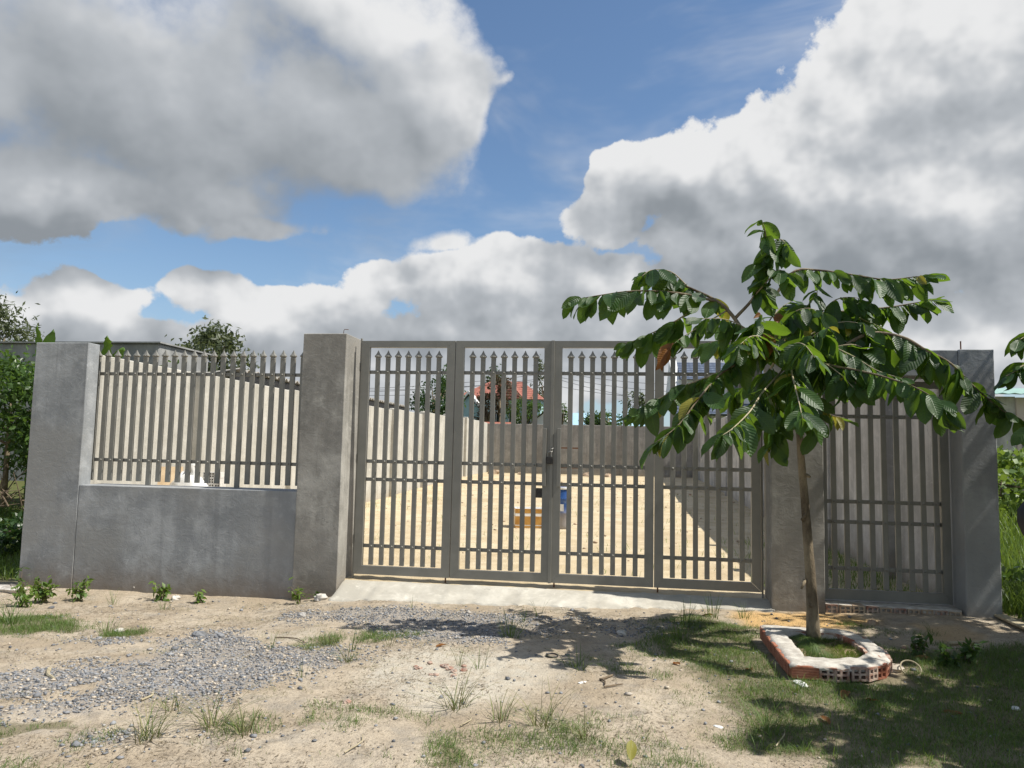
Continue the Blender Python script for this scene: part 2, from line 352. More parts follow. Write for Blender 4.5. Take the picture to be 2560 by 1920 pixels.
M['foliage'] = leaf_mat('bush_leaf', (0.030, 0.062, 0.016), (0.075, 0.135, 0.030), (0.20, 0.34, 0.04), 0.38, vein=False)
M['foliage_dark'] = leaf_mat('dark_bush_leaf', (0.016, 0.040, 0.012), (0.040, 0.082, 0.022), (0.10, 0.2, 0.03), 0.4, vein=False, tr=.2)
M['foliage_grey'] = leaf_mat('grey_green_leaf', (0.050, 0.068, 0.032), (0.105, 0.125, 0.06), (0.2, 0.24, 0.08), 0.5, vein=False)
M['foliage_red'] = leaf_mat('reddish_leaf', (0.05, 0.045, 0.022), (0.12, 0.075, 0.04), (0.2, 0.14, 0.05), 0.5, vein=False, tr=.2)
M['banana'] = leaf_mat('banana_leaf', (0.055, 0.12, 0.02), (0.12, 0.22, 0.035), (0.35, 0.5, 0.05), 0.4, vein=False)
M['grass'] = leaf_mat('grass_blade', (0.040, 0.090, 0.015), (0.125, 0.195, 0.040), (0.26, 0.34, 0.06), 0.55, vein=False)
M['grass_lush'] = leaf_mat('lush_grass_blade', (0.055, 0.115, 0.018), (0.15, 0.225, 0.045), (0.36, 0.5, 0.06), 0.5, vein=False)
M['grass_dry'] = leaf_mat('dry_grass_blade', (0.085, 0.10, 0.035), (0.27, 0.25, 0.12), (0.3, 0.27, 0.1), 0.7, vein=False, tr=.15)
M['straw'] = leaf_mat('dead_straw', (0.075, 0.055, 0.035), (0.30, 0.24, 0.16), (0.2, 0.15, 0.08), 0.8, vein=False, tr=.1)
def stone_mat():
    m, T, b = mat('gravel_stone'); at = T.new('ShaderNodeAttribute', attribute_name='rnd').outputs['Fac']
    oi = T.new('ShaderNodeObjectInfo').outputs['Random']; r = T.m('FRACT', T.m('ADD', at, oi))
    c = T.mix(r, (0.11, 0.115, 0.125), (0.34, 0.345, 0.355)); c = T.mix(T.ss(r, 0.80, 0.92), c, (0.50, 0.43, 0.34))
    T.put(b.inputs['Base Color'], c); b.inputs['Roughness'].default_value = 0.85
    bump(T, b, T.noise(geo(T), 90, 4), 0.5, 0.004); return m
M['stone'] = stone_mat()

# ---------------------------------------------------------------- ground
FY, GY = 8.54, 8.84                     # street faces of the pillars, plane of the gates
XL, XR = -6.90, 3.52                    # inner faces of the two side walls of the yard
YB = 39.0                               # back wall
def gz(x, y):
    x = np.asarray(x, float); y = np.asarray(y, float)
    t = sstep(4.2, 8.2, y)
    z = np.interp(x, [-7.4, -3.75, -3.15, 1.6, 3.6], [-.225, -.205, -.135, -.055, -.025]) * t
    out = z + 0.75 * sstep(9.2, 13.0, y) * np.where(x < -7.2, 1.0, 0.8)
    yard = 0.02 + 0.44 * sstep(15, 37, y)
    ins = sstep(XL - 0.3, XL, x) * (1 - sstep(XR + 0.05, XR + 0.35, x))
    b = sstep(8.55, 8.85, y)
    z = z * (1 - b) + (yard * ins + out * (1 - ins)) * b
    far = sstep(YB, YB + 4, y); z = z * (1 - far) + 0.5 * far
    return z + (fbm(x * 1.3, y * 1.3, 4) - 0.47) * 0.075 * sstep(1.5, 3.0, y) * (1 - 0.6 * sstep(8.2, 8.7, y)) + (fbm(x * 3.6 + 8, y * 3.6, 3) - .44) * 0.035 * sstep(2.0, 3.0, y) * (1 - .7 * sstep(8.1, 8.6, y)) + (fbm(x * 8, y * 8, 3) - .44) * 0.022
def gzf(x, y): return float(gz(np.array([x]), np.array([y]))[0])
def poly_mask(x, y, pts, soft):
    # signed distance to a polygon given in photo pixels laid on the ground -> 0..1
    P = np.array([onZ(u, v, -0.05)[:2] for u, v in pts]); d = np.full(np.shape(x), 1e9); ins = np.zeros(np.shape(x), bool)
    for i in range(len(P)):
        a, c = P[i], P[(i + 1) % len(P)]; e = c - a
        t = np.clip(((x - a[0]) * e[0] + (y - a[1]) * e[1]) / (e @ e), 0, 1)
        d = np.minimum(d, np.hypot(x - a[0] - t * e[0], y - a[1] - t * e[1]))
        cr = ((a[1] <= y) & (c[1] > y)) | ((c[1] <= y) & (a[1] > y))
        with np.errstate(divide='ignore', invalid='ignore'): xi = a[0] + (y - a[1]) / (c[1] - a[1] + 1e-12) * e[0]
        ins ^= cr & (x < xi)
    sd = np.where(ins, d, -d); return sstep(-soft, soft, sd)
GRAVEL = [([(-80, 1700), (130, 1682), (300, 1668), (380, 1630), (470, 1578), (570, 1562), (640, 1590), (740, 1612), (850, 1620), (880, 1650), (760, 1700), (560, 1752), (430, 1765), (300, 1780), (130, 1812), (-80, 1835)], 0.30, 1.0),
          ([(860, 1502), (1010, 1506), (1220, 1518), (1330, 1530), (1420, 1560), (1250, 1600), (1060, 1600), (930, 1570), (850, 1540), (740, 1530), (740, 1508)], 0.22, 0.75),
          ([(1440, 1530), (1650, 1545), (1740, 1560), (1650, 1590), (1480, 1580)], 0.15, 0.45),
          ([(110, 1580), (330, 1572), (430, 1590), (330, 1602), (150, 1600)], 0.12, 0.55),
          ([(30, 1850), (260, 1840), (420, 1880), (200, 1925), (30, 1925)], 0.2, 0.55)]
SANDY = [([(60, 1770), (210, 1724), (225, 1732), (80, 1790), (-60, 1815), (-60, 1800)], 0.05, 0.9)]
GRASS = [([(1650, 1545), (1840, 1552), (1880, 1580), (1940, 1650), (2010, 1690), (2200, 1690), (2250, 1620), (2400, 1640), (2600, 1620), (2700, 1950), (2050, 1950), (1900, 1900), (1870, 1820), (1780, 1770), (1640, 1620)], 0.28, 1.0),
         ([(1040, 1880), (1110, 1868), (1160, 1900), (1180, 1960), (1040, 1960)], 0.12, 0.8), ([(-60, 1830), (100, 1822), (180, 1812), (190, 1835), (90, 1858), (-60, 1870)], 0.08, 0.9),
         ([(-80, 1520), (150, 1505), (220, 1530), (160, 1570), (-80, 1580)], 0.15, 0.9), ([(280, 1548), (390, 1540), (390, 1560), (300, 1568)], 0.06, 0.7),
         ([(760, 1590), (850, 1585), (860, 1610), (770, 1625)], 0.06, 0.6), ([(1250, 1835), (1300, 1800), (1420, 1800), (1470, 1850), (1400, 1880), (1290, 1880)], 0.15, 0.35),
         ([(500, 1830), (620, 1820), (660, 1880), (560, 1900), (500, 1880)], 0.12, 0.35), ([(1500, 1600), (1640, 1560), (1720, 1640), (1600, 1680), (1500, 1650)], 0.15, 0.4), ([(1180, 1850), (1420, 1880), (1640, 1850), (1800, 1880), (1700, 1960), (1180, 1960)], 0.3, 0.32), ([(850, 1800), (1080, 1790), (1150, 1850), (980, 1890), (820, 1860)], 0.25, 0.28), ([(-40, 1880), (240, 1870), (420, 1900), (300, 1960), (-40, 1960)], 0.2, 0.3), ([(880, 1555), (1000, 1560), (1050, 1580), (900, 1590)], 0.1, 0.3), ([(2080, 1555), (2300, 1580), (2280, 1610), (2150, 1600)], 0.12, 0.25),
         ([(1990, 1610), (2018, 1648), (2130, 1650), (2160, 1630), (2120, 1596), (2050, 1588)], 0.05, 1.0)]
PALE = [([(930, 1640), (1120, 1600), (1330, 1650), (1400, 1700), (1240, 1760), (1050, 1770), (900, 1720)], 0.2, 0.8), ([(640, 1560), (800, 1560), (830, 1590), (700, 1600)], .1, .4)]
ORANGE = [([(1850, 1528), (2060, 1528), (2150, 1545), (2100, 1580), (1900, 1570)], 0.15, 1.0), ([(2280, 1565), (2380, 1560), (2450, 1590), (2380, 1620), (2300, 1600)], 0.1, 0.5)]
def field(x, y, lst):
    r = np.zeros(np.shape(x))
    wx = x + (fbm(x * 1.6 + 3, y * 1.6) - .47) * .55 + (fbm(x * 6 + 1, y * 6) - .47) * .16; wy = y + (fbm(x * 1.6 + 40, y * 1.6 + 11) - .47) * .55 + (fbm(x * 6 + 21, y * 6) - .47) * .16
    x, y = wx, wy
    for pts, soft, w in lst: r = np.maximum(r, w * poly_mask(x, y, pts, soft))
    return r
def ground_mat():
    m, T, b = mat('sandy_ground'); P = geo(T)
    A = lambda n: T.new('ShaderNodeAttribute', attribute_name=n).outputs['Fac']
    n1 = T.noise(P, 1.6, 6, 0.6, 0.4); n2 = T.noise(P, 9, 6, 0.65); n3 = T.noise(P, 70, 4, 0.65); n4 = T.noise(P, 26, 5, 0.7)
    sand = T.mix(T.ss(n1, 0.32, 0.68), (0.37, 0.30, 0.215), (0.49, 0.42, 0.325))
    sand = T.mix(T.ss(n2, 0.46, 0.70, 0, 0.7), sand, (0.29, 0.24, 0.18))
    sand = T.mix(T.ss(T.noise(P, 3.2, 6, 0.65), 0.52, 0.68, 0, 0.55), sand, (0.26, 0.235, 0.20))
    sand = T.mix(T.ss(n3, 0.54, 0.68, 0, 0.7), sand, (0.19, 0.155, 0.12))
    sand = T.mix(T.ss(n4, 0.55, 0.68, 0, 0.55), sand, (0.21, 0.17, 0.125))
    ys = T.mix(T.ss(n1, 0.3, 0.7), (0.50, 0.40, 0.25), (0.62, 0.52, 0.36))
    ys = T.mix(T.ss(T.noise(P, 0.55, 6, 0.65, 0.8), 0.50, 0.62, 0, 0.55), ys, (0.43, 0.335, 0.21))
    str_ = T.noise(T.scale(P, (0.5, 2.4, 1)), 1.5, 6, 0.6, 0.6)
    ys = T.mix(T.ss(str_, 0.52, 0.72, 0, 0.5), ys, (0.44, 0.34, 0.21)); ys = T.mix(T.ss(n4, 0.6, 0.72, 0, 0.4), ys, (0.36, 0.26, 0.15))
    c = T.mix(A('yard'), sand, ys)
    c = T.mix(T.m('MULTIPLY', A('pale'), T.ss(n2, 0.35, 0.6, 0.4, 1.0)), c, (0.52, 0.48, 0.40))
    c = T.mix(A('orange'), c, T.mix(n2, (0.50, 0.31, 0.13), (0.62, 0.42, 0.20)))
    gm = T.ss(T.m('ADD', A('grav'), T.m('MULTIPLY', T.m('SUBTRACT', T.noise(P, 3.4, 6, 0.7), 0.5), 2.0)), 0.25, 0.9)
    vo = T.new('ShaderNodeTexVoronoi'); T.put(vo.inputs['Vector'], P); vo.inputs['Scale'].default_value = 62
    gc = T.mix(T.new('ShaderNodeSeparateColor').outputs[0], (0.15, 0.15, 0.155), (0.31, 0.305, 0.30))
    sc = [n for n in T.n if n.type == 'SEPARATE_COLOR'][-1]; T.l.new(vo.outputs['Color'], sc.inputs[0])
    gc = T.mix(T.ss(vo.outputs['Distance'], 0.30, 0.6, 0, 0.7), gc, (0.36, 0.31, 0.25))
    c = T.mix(T.m('MULTIPLY', gm, 0.85), c, gc)
    gr = T.ss(T.m('ADD', A('grass'), T.m('MULTIPLY', T.m('SUBTRACT', n2, 0.5), 0.8)), 0.35, 0.7)
    c = T.mix(T.m('MULTIPLY', gr, 0.75), c, T.mix(n4, (0.10, 0.095, 0.05), (0.22, 0.185, 0.115)))
    c = T.mix(A('wild'), c, T.mix(n2, (0.06, 0.08, 0.025), (0.14, 0.14, 0.05)))
    T.put(b.inputs['Base Color'], c); b.inputs['Roughness'].default_value = 0.95; b.inputs['Specular IOR Level'].default_value = 0.15
    h = T.m('ADD', T.m('MULTIPLY', n2, 0.55), T.m('ADD', T.m('MULTIPLY', n4, 0.35), T.m('MULTIPLY', n3, 0.28)))
    bump(T, b, h, 0.95, 0.035); return m
M['ground'] = ground_mat()
def build_ground():
    def axis(lo, hi, step, ends):
        core = list(np.arange(lo, hi, step)); a = []; d = step; q = lo
        while q > -ends: d *= 1.22; q -= d; a.append(q)
        c = []; d = step; q = core[-1]
        while q < ends: d *= 1.22; q += d; c.append(q)
        return np.array(a[::-1] + core + c)
    xs = axis(-8.2, 5.2, 0.035, 1500); ys = axis(2.6, 9.6, 0.035, 2500)
    X, Y = np.meshgrid(xs, ys); x, y = X.ravel(), Y.ravel(); z = gz(x, y)
    g = field(x, y, GRAVEL) * (1 - field(x, y, SANDY))
    z = z + g * (fbm(x * 24, y * 24, 2) - .35) * 0.02
    nx, ny = len(xs), len(ys); i = np.arange(nx * ny).reshape(ny, nx)
    F = np.stack([i[:-1, :-1], i[:-1, 1:], i[1:, 1:], i[1:, :-1]], -1).reshape(-1, 4)
    yard = sstep(8.5, 8.9, y) * sstep(XL - .1, XL, x) * (1 - sstep(XR, XR + .1, x)) * (1 - sstep(YB, YB + .5, y))
    wild = np.maximum(np.maximum(sstep(8.3, 9.4, y) * (1 - sstep(-7.6, -7.35, x)), sstep(7.7, 8.8, y) * sstep(3.8, 4.2, x)), sstep(YB, YB + 1, y))
    wild = np.maximum(wild, np.maximum(sstep(9, 14, np.abs(x)), 0)) * (1 - yard)
    me = np_mesh('ground', np.stack([x, y, z], 1), F, M['ground'], dict(grav=g, grass=field(x, y, GRASS), pale=field(x, y, PALE), orange=field(x, y, ORANGE), yard=yard, wild=wild), smooth=True)
    tag(link('ground', me), kind='structure')
build_ground()

# cement apron in front of the big gate
def build_apron():
    nx, ny = 150, 26; V = []; 
    for j in range(ny):
        t = j / (ny - 1)
        for i in range(nx):
            x = -3.20 + 4.80 * i / (nx - 1)
            yf = 8.22 + 0.28 * sstep(-2.8, 1.6, x) + 0.22 * (fbm(x * 3.1, 2.2) - .5) + 0.16 * (fbm(x * 11, 7.1) - .5)
            if i in (0, nx - 1): yf += .05
            y = 9.02 + (yf - 9.02) * t; k = sstep(0.25, 1.0, t)
            z = 0.012 * (1 - k) + (gzf(x, y) + 0.012) * k + 0.012 * (fbm(x * 6, y * 6) - .5)
            if j == ny - 1: z -= 0.05
            if j == 0: z -= .05
            V.append((x, y, float(z)))
    F = [(j * nx + i, (j + 1) * nx + i, (j + 1) * nx + i + 1, j * nx + i + 1) for j in range(ny - 1) for i in range(nx - 1)]
    me = np_mesh('cement_apron', V, F, M['apron'], smooth=True)
    tag(link('cement_apron', me), kind='structure')
build_apron()

# ---------------------------------------------------------------- street wall: pillars, low wall, lintel
def grid_wall(mb, x0, x1, y0, y1, z0, z1, b=0.007, amp=0.004, step=0.09, seed=0):
    # a plastered block: chamfered, faces slightly wavy, edges slightly chipped
    def ax(a, c):
        n = max(1, int((c - a - 2 * b) / step)); return np.concatenate([[a, a + b], np.linspace(a + b, c - b, n + 1)[1:-1], [c - b, c]])
    X, Y, Z = ax(x0, x1), ax(y0, y1), ax(z0, z1); idx = {}; V = []
    nx, ny, nz = len(X), len(Y), len(Z)
    def vid(i, j, k):
        key = (i, j, k)
        if key not in idx:
            p = [X[i], Y[j], Z[k]]; e = (i in (0, nx - 1)) + (j in (0, ny - 1)) + (k in (0, nz - 1))
            if e >= 2:      # round edges and corners off
                c = [(x0 + x1) / 2, (y0 + y1) / 2, (z0 + z1) / 2]
                for a, on in ((0, i in (0, nx - 1)), (1, j in (0, ny - 1)), (2, k in (0, nz - 1))):
                    if on: p[a] += (1 if p[a] < c[a] else -1) * b * (0.30 + 0.35 * vnoise(p[0] * 9 + p[1] * 7 + seed, p[2] * 9))
            w = (fbm(p[0] * 2.1 + p[1] * 1.7 + seed, p[2] * 2.3 + seed) - .47) * 2 * amp
            if j == 0: p[1] += w
            if j == ny - 1: p[1] -= w
            if i == nx - 1: p[0] += w
            if i == 0: p[0] -= w
            idx[key] = len(V); V.append(p)
        return idx[key]
    F = []
    for i in range(nx - 1):
        for k in range(nz - 1):
            F.append((vid(i, 0, k), vid(i + 1, 0, k), vid(i + 1, 0, k + 1), vid(i, 0, k + 1))); F.append((vid(i, ny - 1, k), vid(i, ny - 1, k + 1), vid(i + 1, ny - 1, k + 1), vid(i + 1, ny - 1, k)))
    for j in range(ny - 1):
        for k in range(nz - 1):
            F.append((vid(0, j, k), vid(0, j, k + 1), vid(0, j + 1, k + 1), vid(0, j + 1, k))); F.append((vid(nx - 1, j, k), vid(nx - 1, j + 1, k), vid(nx - 1, j + 1, k + 1), vid(nx - 1, j, k + 1)))
    for i in range(nx - 1):
        for j in range(ny - 1):
            F.append((vid(i, j, nz - 1), vid(i + 1, j, nz - 1), vid(i + 1, j + 1, nz - 1), vid(i, j + 1, nz - 1))); F.append((vid(i, j, 0), vid(i, j + 1, 0), vid(i + 1, j + 1, 0), vid(i + 1, j, 0)))
    return mb.add(V, F)
K = FY / (GY - 0.1977)
def xf(x): return x * K
def zf(z): return 1.55 + (z - 1.55) * K
P1 = (xf(-7.382), xf(-6.648)); P2 = (xf(-3.797), xf(-3.255)); P3 = (xf(1.596), xf(2.141)); P4 = (xf(3.531), xf(3.873))
def solid(name, mk, x0, x1, y0, y1, z0, z1, label, cat, seed, **kw):
    t = thing(name, ((x0 + x1) / 2, (y0 + y1) / 2, z0), label, cat)
    mb = MB(); grid_wall(mb, x0, x1, y0, y1, z0, z1, seed=seed, **kw); mb.build('plaster_body', M[mk], t, smooth='sharp'); return t
ZG = -0.45
solid('wall_pillar', 'conc', P1[0], P1[1], FY + .034, FY + .245, ZG, zf(2.805), 'wide grey plastered pillar at the far end of the low wall beside the bushes', 'pillar', 3)
pl2 = solid('gate_pillar', 'conc_warm', P2[0], P2[1], FY, FY + .54, ZG, zf(2.912), 'tallest grey pillar between the spiked fence and the big double gate', 'pillar', 11)
pl3 = solid('gate_pillar', 'conc_warm', P3[0], P3[1], FY, FY + .40, ZG, zf(2.735), 'grey pillar between the big gate and the small gate, behind the young tree', 'pillar', 23)
pl4 = solid('gate_pillar', 'conc', P4[0], P4[1], FY, FY + .52, ZG, zf(2.735), 'grey end pillar beside the tall green grass, with a rebar stub on top', 'pillar', 31)
solid('low_wall', 'conc', P1[1] + .003, P2[0] - .003, FY + .036, FY + .50, ZG, zf(1.03), 'low grey plastered wall under the spiked fence panel', 'wall', 47)
solid('lintel', 'conc', P3[1] + .003, P4[0] - .003, FY + .025, FY + .38, zf(2.45), zf(2.732), 'plastered concrete lintel over the small gate', 'lintel', 53)
def rod(name, parent, pts, r, mk):
    mb = MB(); mb.tube(pts, r, 6); return mb.build(name, M[mk], parent)
rod('rebar_stub', pl4, [(P4[0] + .10, FY + .2, zf(2.70)), (P4[0] + .10, FY + .2, zf(2.735) + .115)], .007, 'rust')
rod('binding_wire', pl2, [(P2[0] + .40, FY + .25, zf(2.90)), (P2[0] + .40, FY + .25, zf(2.912) + .07), (P2[0] + .41, FY + .25, zf(2.912) + .09), (P2[0] + .46, FY + .25, zf(2.912) + .085)], .004, 'rust')

# ---------------------------------------------------------------- gates and fence
def bar_mesh(z0, z1, w=.055, d=.026):
    mb = MB(); mb.bbox(-w / 2, w / 2, -d / 2, d / 2, z0, z1, .003); return mb.mesh('bar', M['paint'])
def tip_mesh():
    mb = MB(); n = 12; prof = [(.0275, 0.0), (.030, .004), (.030, .022), (.027, .025), (.037, .030), (.044, .038), (.040, .050), (.026, .066), (.014, .088), (.0015, .116)]
    for r, z in prof:
        for i in range(n):
            a = 2 * math.pi * i / n; c, s_ = math.cos(a), math.sin(a); e = 0.62
            mb.v.append((r * math.copysign(abs(c) ** e, c), r * .62 * math.copysign(abs(s_) ** e, s_), z))
    for j in range(len(prof) - 1):
        for i in range(n): mb.f.append((j * n + i, j * n + (i + 1) % n, (j + 1) * n + (i + 1) % n, (j + 1) * n + i)); mb.mi.append(0)
    mb.lathe([(.012, 0), (.010, .004), (.005, .007)], 8, (0, 0, 0))     # small boss, turned to the front below
    k = len(mb.v) - 24
    mb.v[k:] = [(x, -.024 - z, .040 + y) for x, y, z in mb.v[k:]]
    return mb.mesh('spear_tip', M['paint'], smooth=False)
def rivet_mesh():
    mb = MB(); n = 10; prof = [(.0135, 0), (.013, .004), (.0105, .0085), (.006, .0115), (.001, .0125)]
    mb.lathe(prof, n); mb.v = [(x, -z, y) for x, y, z in mb.v]; mb.f = [tuple(reversed(f)) for f in mb.f]
    return mb.mesh('rivet', M['paint'], smooth=True)
TIP, RIV = tip_mesh(), rivet_mesh()
def add_bar(parent, me, x, y, tipz, rails, d=.026):
    b_ = link('bar', me, parent, (x, y, 0))
    if tipz is not None: link('spear_tip', TIP, b_, (0, 0, tipz))
    for z in rails: link('rivet', RIV, b_, (0, -d / 2, z))
    return b_
def frame(parent, x0, x1, z0, z1, w, wt, wb, y0=-.028, y1=.026):
    # mitred frame: four members
    e = .0015
    def prism(name, pts):
        mb = MB(); n = 4; mb.add([(x, y0, z) for x, z in pts] + [(x, y1, z) for x, z in pts], [(0, 1, 2, 3), (7, 6, 5, 4)] + [(i, i + 4, (i + 1) % 4 + 4, (i + 1) % 4) for i in range(4)])
        mb.f = [tuple(reversed(f)) for f in mb.f] if False else mb.f
        link(name, mb.mesh(name, M['paint']), parent)
    prism('stile', [(x0, z0), (x0 + w, z0 + wb), (x0 + w, z1 - wt), (x0, z1)])
    prism('stile', [(x1, z0), (x1, z1), (x1 - w, z1 - wt), (x1 - w, z0 + wb)])
    prism('top_rail', [(x0 + e, z1), (x0 + w + e, z1 - wt), (x1 - w - e, z1 - wt), (x1 - e, z1)])
    prism('bottom_rail', [(x0 + e, z0), (x1 - e, z0), (x1 - w - e, z0 + wb), (x0 + w + e, z0 + wb)])
def rail(parent, x0, x1, z, h=.042, y0=.0125, y1=.026):
    mb = MB(); mb.bbox(x0, x1, y0, y1, z - h / 2, z + h / 2, .002); link('rail', mb.mesh('rail', M['paint']), parent)
GX0, GW, GT = -3.127, 1.1626, 2.848
BAR_G = bar_mesh(.19, 2.64)
leaf_lab = ['grey steel gate leaf hinged to the tallest pillar', 'grey gate leaf carrying the padlocked meeting stile, seen before the taped box',
            'grey gate leaf with the cover strip, seen before the blue barrel', 'grey gate leaf hinged to the pillar behind the young tree']
leaves = []
for k in range(4):
    x0 = GX0 + k * GW; g = .004
    t = thing('gate_leaf', (x0, GY, 0), leaf_lab[k], 'gate', 'leaves of the big folding gate'); leaves.append(t)
    frame(t, g, GW - g, .08, GT, .10, .080, .098)
    for z in (2.472, 1.402, 1.188, .408): rail(t, .101, GW - .101, z)
    for i in range(7): add_bar(t, BAR_G, .10 + .105 + i * (GW - .41) / 6, 0.0, 2.62, (2.472, 1.402, 1.188, .408))
    if k in (0, 2, 3):
        xr = (GW - .06) if k == 0 else .045
        mb = MB(); mb.tube([(xr, .034, .0), (xr, .034, .30)], .009, 8); mb.tube([(xr - .03, .02, .012), (xr + .035, .02, .010)], .006, 6)
        link('drop_bolt', mb.mesh('drop_bolt', M['rust']), t)
mb = MB(); mb.bbox(-.022, .016, -.043, -.0285, .075, GT + .004, .002); link('cover_strip', mb.mesh('cover_strip', M['paint']), leaves[2])
for k, x in ((1, GW - .105), (2, .062)):
    mb = MB(); mb.bbox(x, x + .044, -.062, -.029, 1.165, 1.83, .003); link('pull_handle', mb.mesh('pull_handle', M['paint']), leaves[k])
mb = MB(); mb.bbox(GW - .175, GW - .101, -.02, .02, 1.03, 1.14, .003); link('latch_box', mb.mesh('latch_box', M['dark_metal']), leaves[1])
pk = thing('padlock', (GX0 + 2 * GW - .02, GY - .055, 1.42), 'dark padlock hanging on a chain at the middle of the big gate', 'padlock')
mb = MB(); mb.bbox(-.034, .034, -.016, .016, 0, .085, .006); link('lock_body', mb.mesh('lock_body', M['dark_metal']), pk)
mb = MB(); mb.tube([(-.02, 0, .08)] + [(-.02 * math.cos(a), 0, .125 + .02 * math.sin(a)) for a in np.linspace(0, math.pi, 7)] + [(.02, 0, .08)], .006, 8); link('shackle', mb.mesh('shackle', M['steel']), pk)
mb = MB()
for q in range(4): mb.tube([(.012 + .014 * math.cos(a) + .004 * q, -.006 + .02 * math.sin(a) * (q % 2) + .006, .13 + .018 * q + .012 * math.sin(a)) for a in np.linspace(0, 2 * math.pi, 9)], .0035, 6)
link('chain', mb.mesh('chain', M['steel']), pk)
for x, lab in ((GX0 - .014, 'thin hinge post standing between the tallest pillar and the big gate'), (GX0 + 4 * GW + .014, 'thin hinge post between the big gate and the pillar behind the young tree')):
    t = thing('hinge_post', (x, GY, -.02), lab, 'post')
    mb = MB(); mb.bbox(-.009, .009, .0, .03, 0, GT + .055, .002); link('post', mb.mesh('post', M['paint']), t)
    for z in (.45, 1.4, 2.5):
        mb = MB(); mb.tube([(.0, -.012, z), (.0, -.012, z + .10)], .009, 10); link('hinge', mb.mesh('hinge', M['paint']), t)
# small gate
sx0, sx1 = P3[1] + .012, P4[0] - .03
t = thing('small_gate', (sx0, GY - .02, 0), 'small single grey steel gate between two pillars, half hidden by the tree', 'gate'); W_ = sx1 - sx0
frame(t, 0, W_, .045, 2.40, .085, .075, .11)
for z in (2.015, 1.089, .869, .373): rail(t, .086, W_ - .086, z)
BAR_S = bar_mesh(.165, 2.20)
for i in range(9): add_bar(t, BAR_S, 2.287 + i * .1305 - sx0, 0.0, 2.18, (2.015, 1.089, .869, .373))
mb = MB(); mb.bbox(.0, .05, -.06, -.03, .78, 1.45, .003); link('pull_handle', mb.mesh('pull_handle', M['paint']), t)
# fence panel on the low wall
t = thing('fence_panel', (-6.622, GY, zf(1.03)), 'spiked grey steel fence panel standing on the low wall', 'fence')
zo = zf(1.03)
BAR_F = bar_mesh(1.085 - zo, 2.64 - zo, .063); BAR_FL = bar_mesh(.0, 2.64 - zo, .063)
for i in range(22): add_bar(t, BAR_FL if i in (6, 15) else BAR_F, .005 + i * .1308, 0, 2.62 - zo, (2.43 - zo, 1.342 - zo))
for z in (2.43, 1.342): rail(t, -.03, 22 * .1305 - .03, z - zo)
mb = MB(); mb.bbox(-.055, -.03, -.012, .02, .0, 2.45 - zo, .003); link('wall_bracket', mb.mesh('wall_bracket', M['paint']), t)

# ---------------------------------------------------------------- walls of the yard
def side_wall(name, xin, sgn, mk, label, y0, y1, piers):
    # sgn=+1: inner face looks to +X
    t = thing(name, (xin, y0, -.2), label, 'wall')
    ys = [y0] + piers + [y1]
    for a, c in zip(ys[:-1], ys[1:]):
        h = 2.72 + 0.30 * float(sstep(20, 34, (a + c) / 2)) + 0.02 * math.sin(a * 1.7)
        mb = MB(); mb.bbox(min(xin, xin - sgn * .11), max(xin, xin - sgn * .11), a + .002, c - .002, -.2, h, .012); mb.build('wall_panel', M[mk], t)
    for y in piers:
        h = 2.745 + 0.30 * float(sstep(20, 34, y)); mb = MB()
        mb.bbox(min(xin - sgn * .13, xin + sgn * .12), max(xin - sgn * .13, xin + sgn * .12), y - .11, y + .11, -.2, h, .012); mb.build('pier', M[mk], t)
    return t
side_wall('side_wall', XL, 1, 'conc_pale', 'pale sunlit boundary wall with piers behind the spiked fence', FY + .55, YB, [11.65 + 3.6 * k for k in range(8)])
side_wall('side_wall', XR, -1, 'conc_grey', 'shaded boundary wall with piers behind the small gate', FY + .53, YB, [10.75, 13.6, 16.8, 20.0, 23.2, 26.4, 29.6, 32.8, 36.0])
t = thing('back_wall', (0, YB, .2), 'grey plastered wall closing the far end of the sandy yard', 'wall')
bp = [XL - .1, -3.4, 0.1, XR + .1]
for a, c in zip(bp[:-1], bp[1:]):
    mb = MB(); mb.bbox(a + .003, c - .003, YB + .002, YB + .13, .1, 2.98, .015); mb.build('wall_panel', M['conc_back'], t)
for x in bp[1:-1]:
    mb = MB(); mb.bbox(x - .12, x + .12, YB - .09, YB + .15, .1, 2.99, .015); mb.build('pier', M['conc_back'], t)

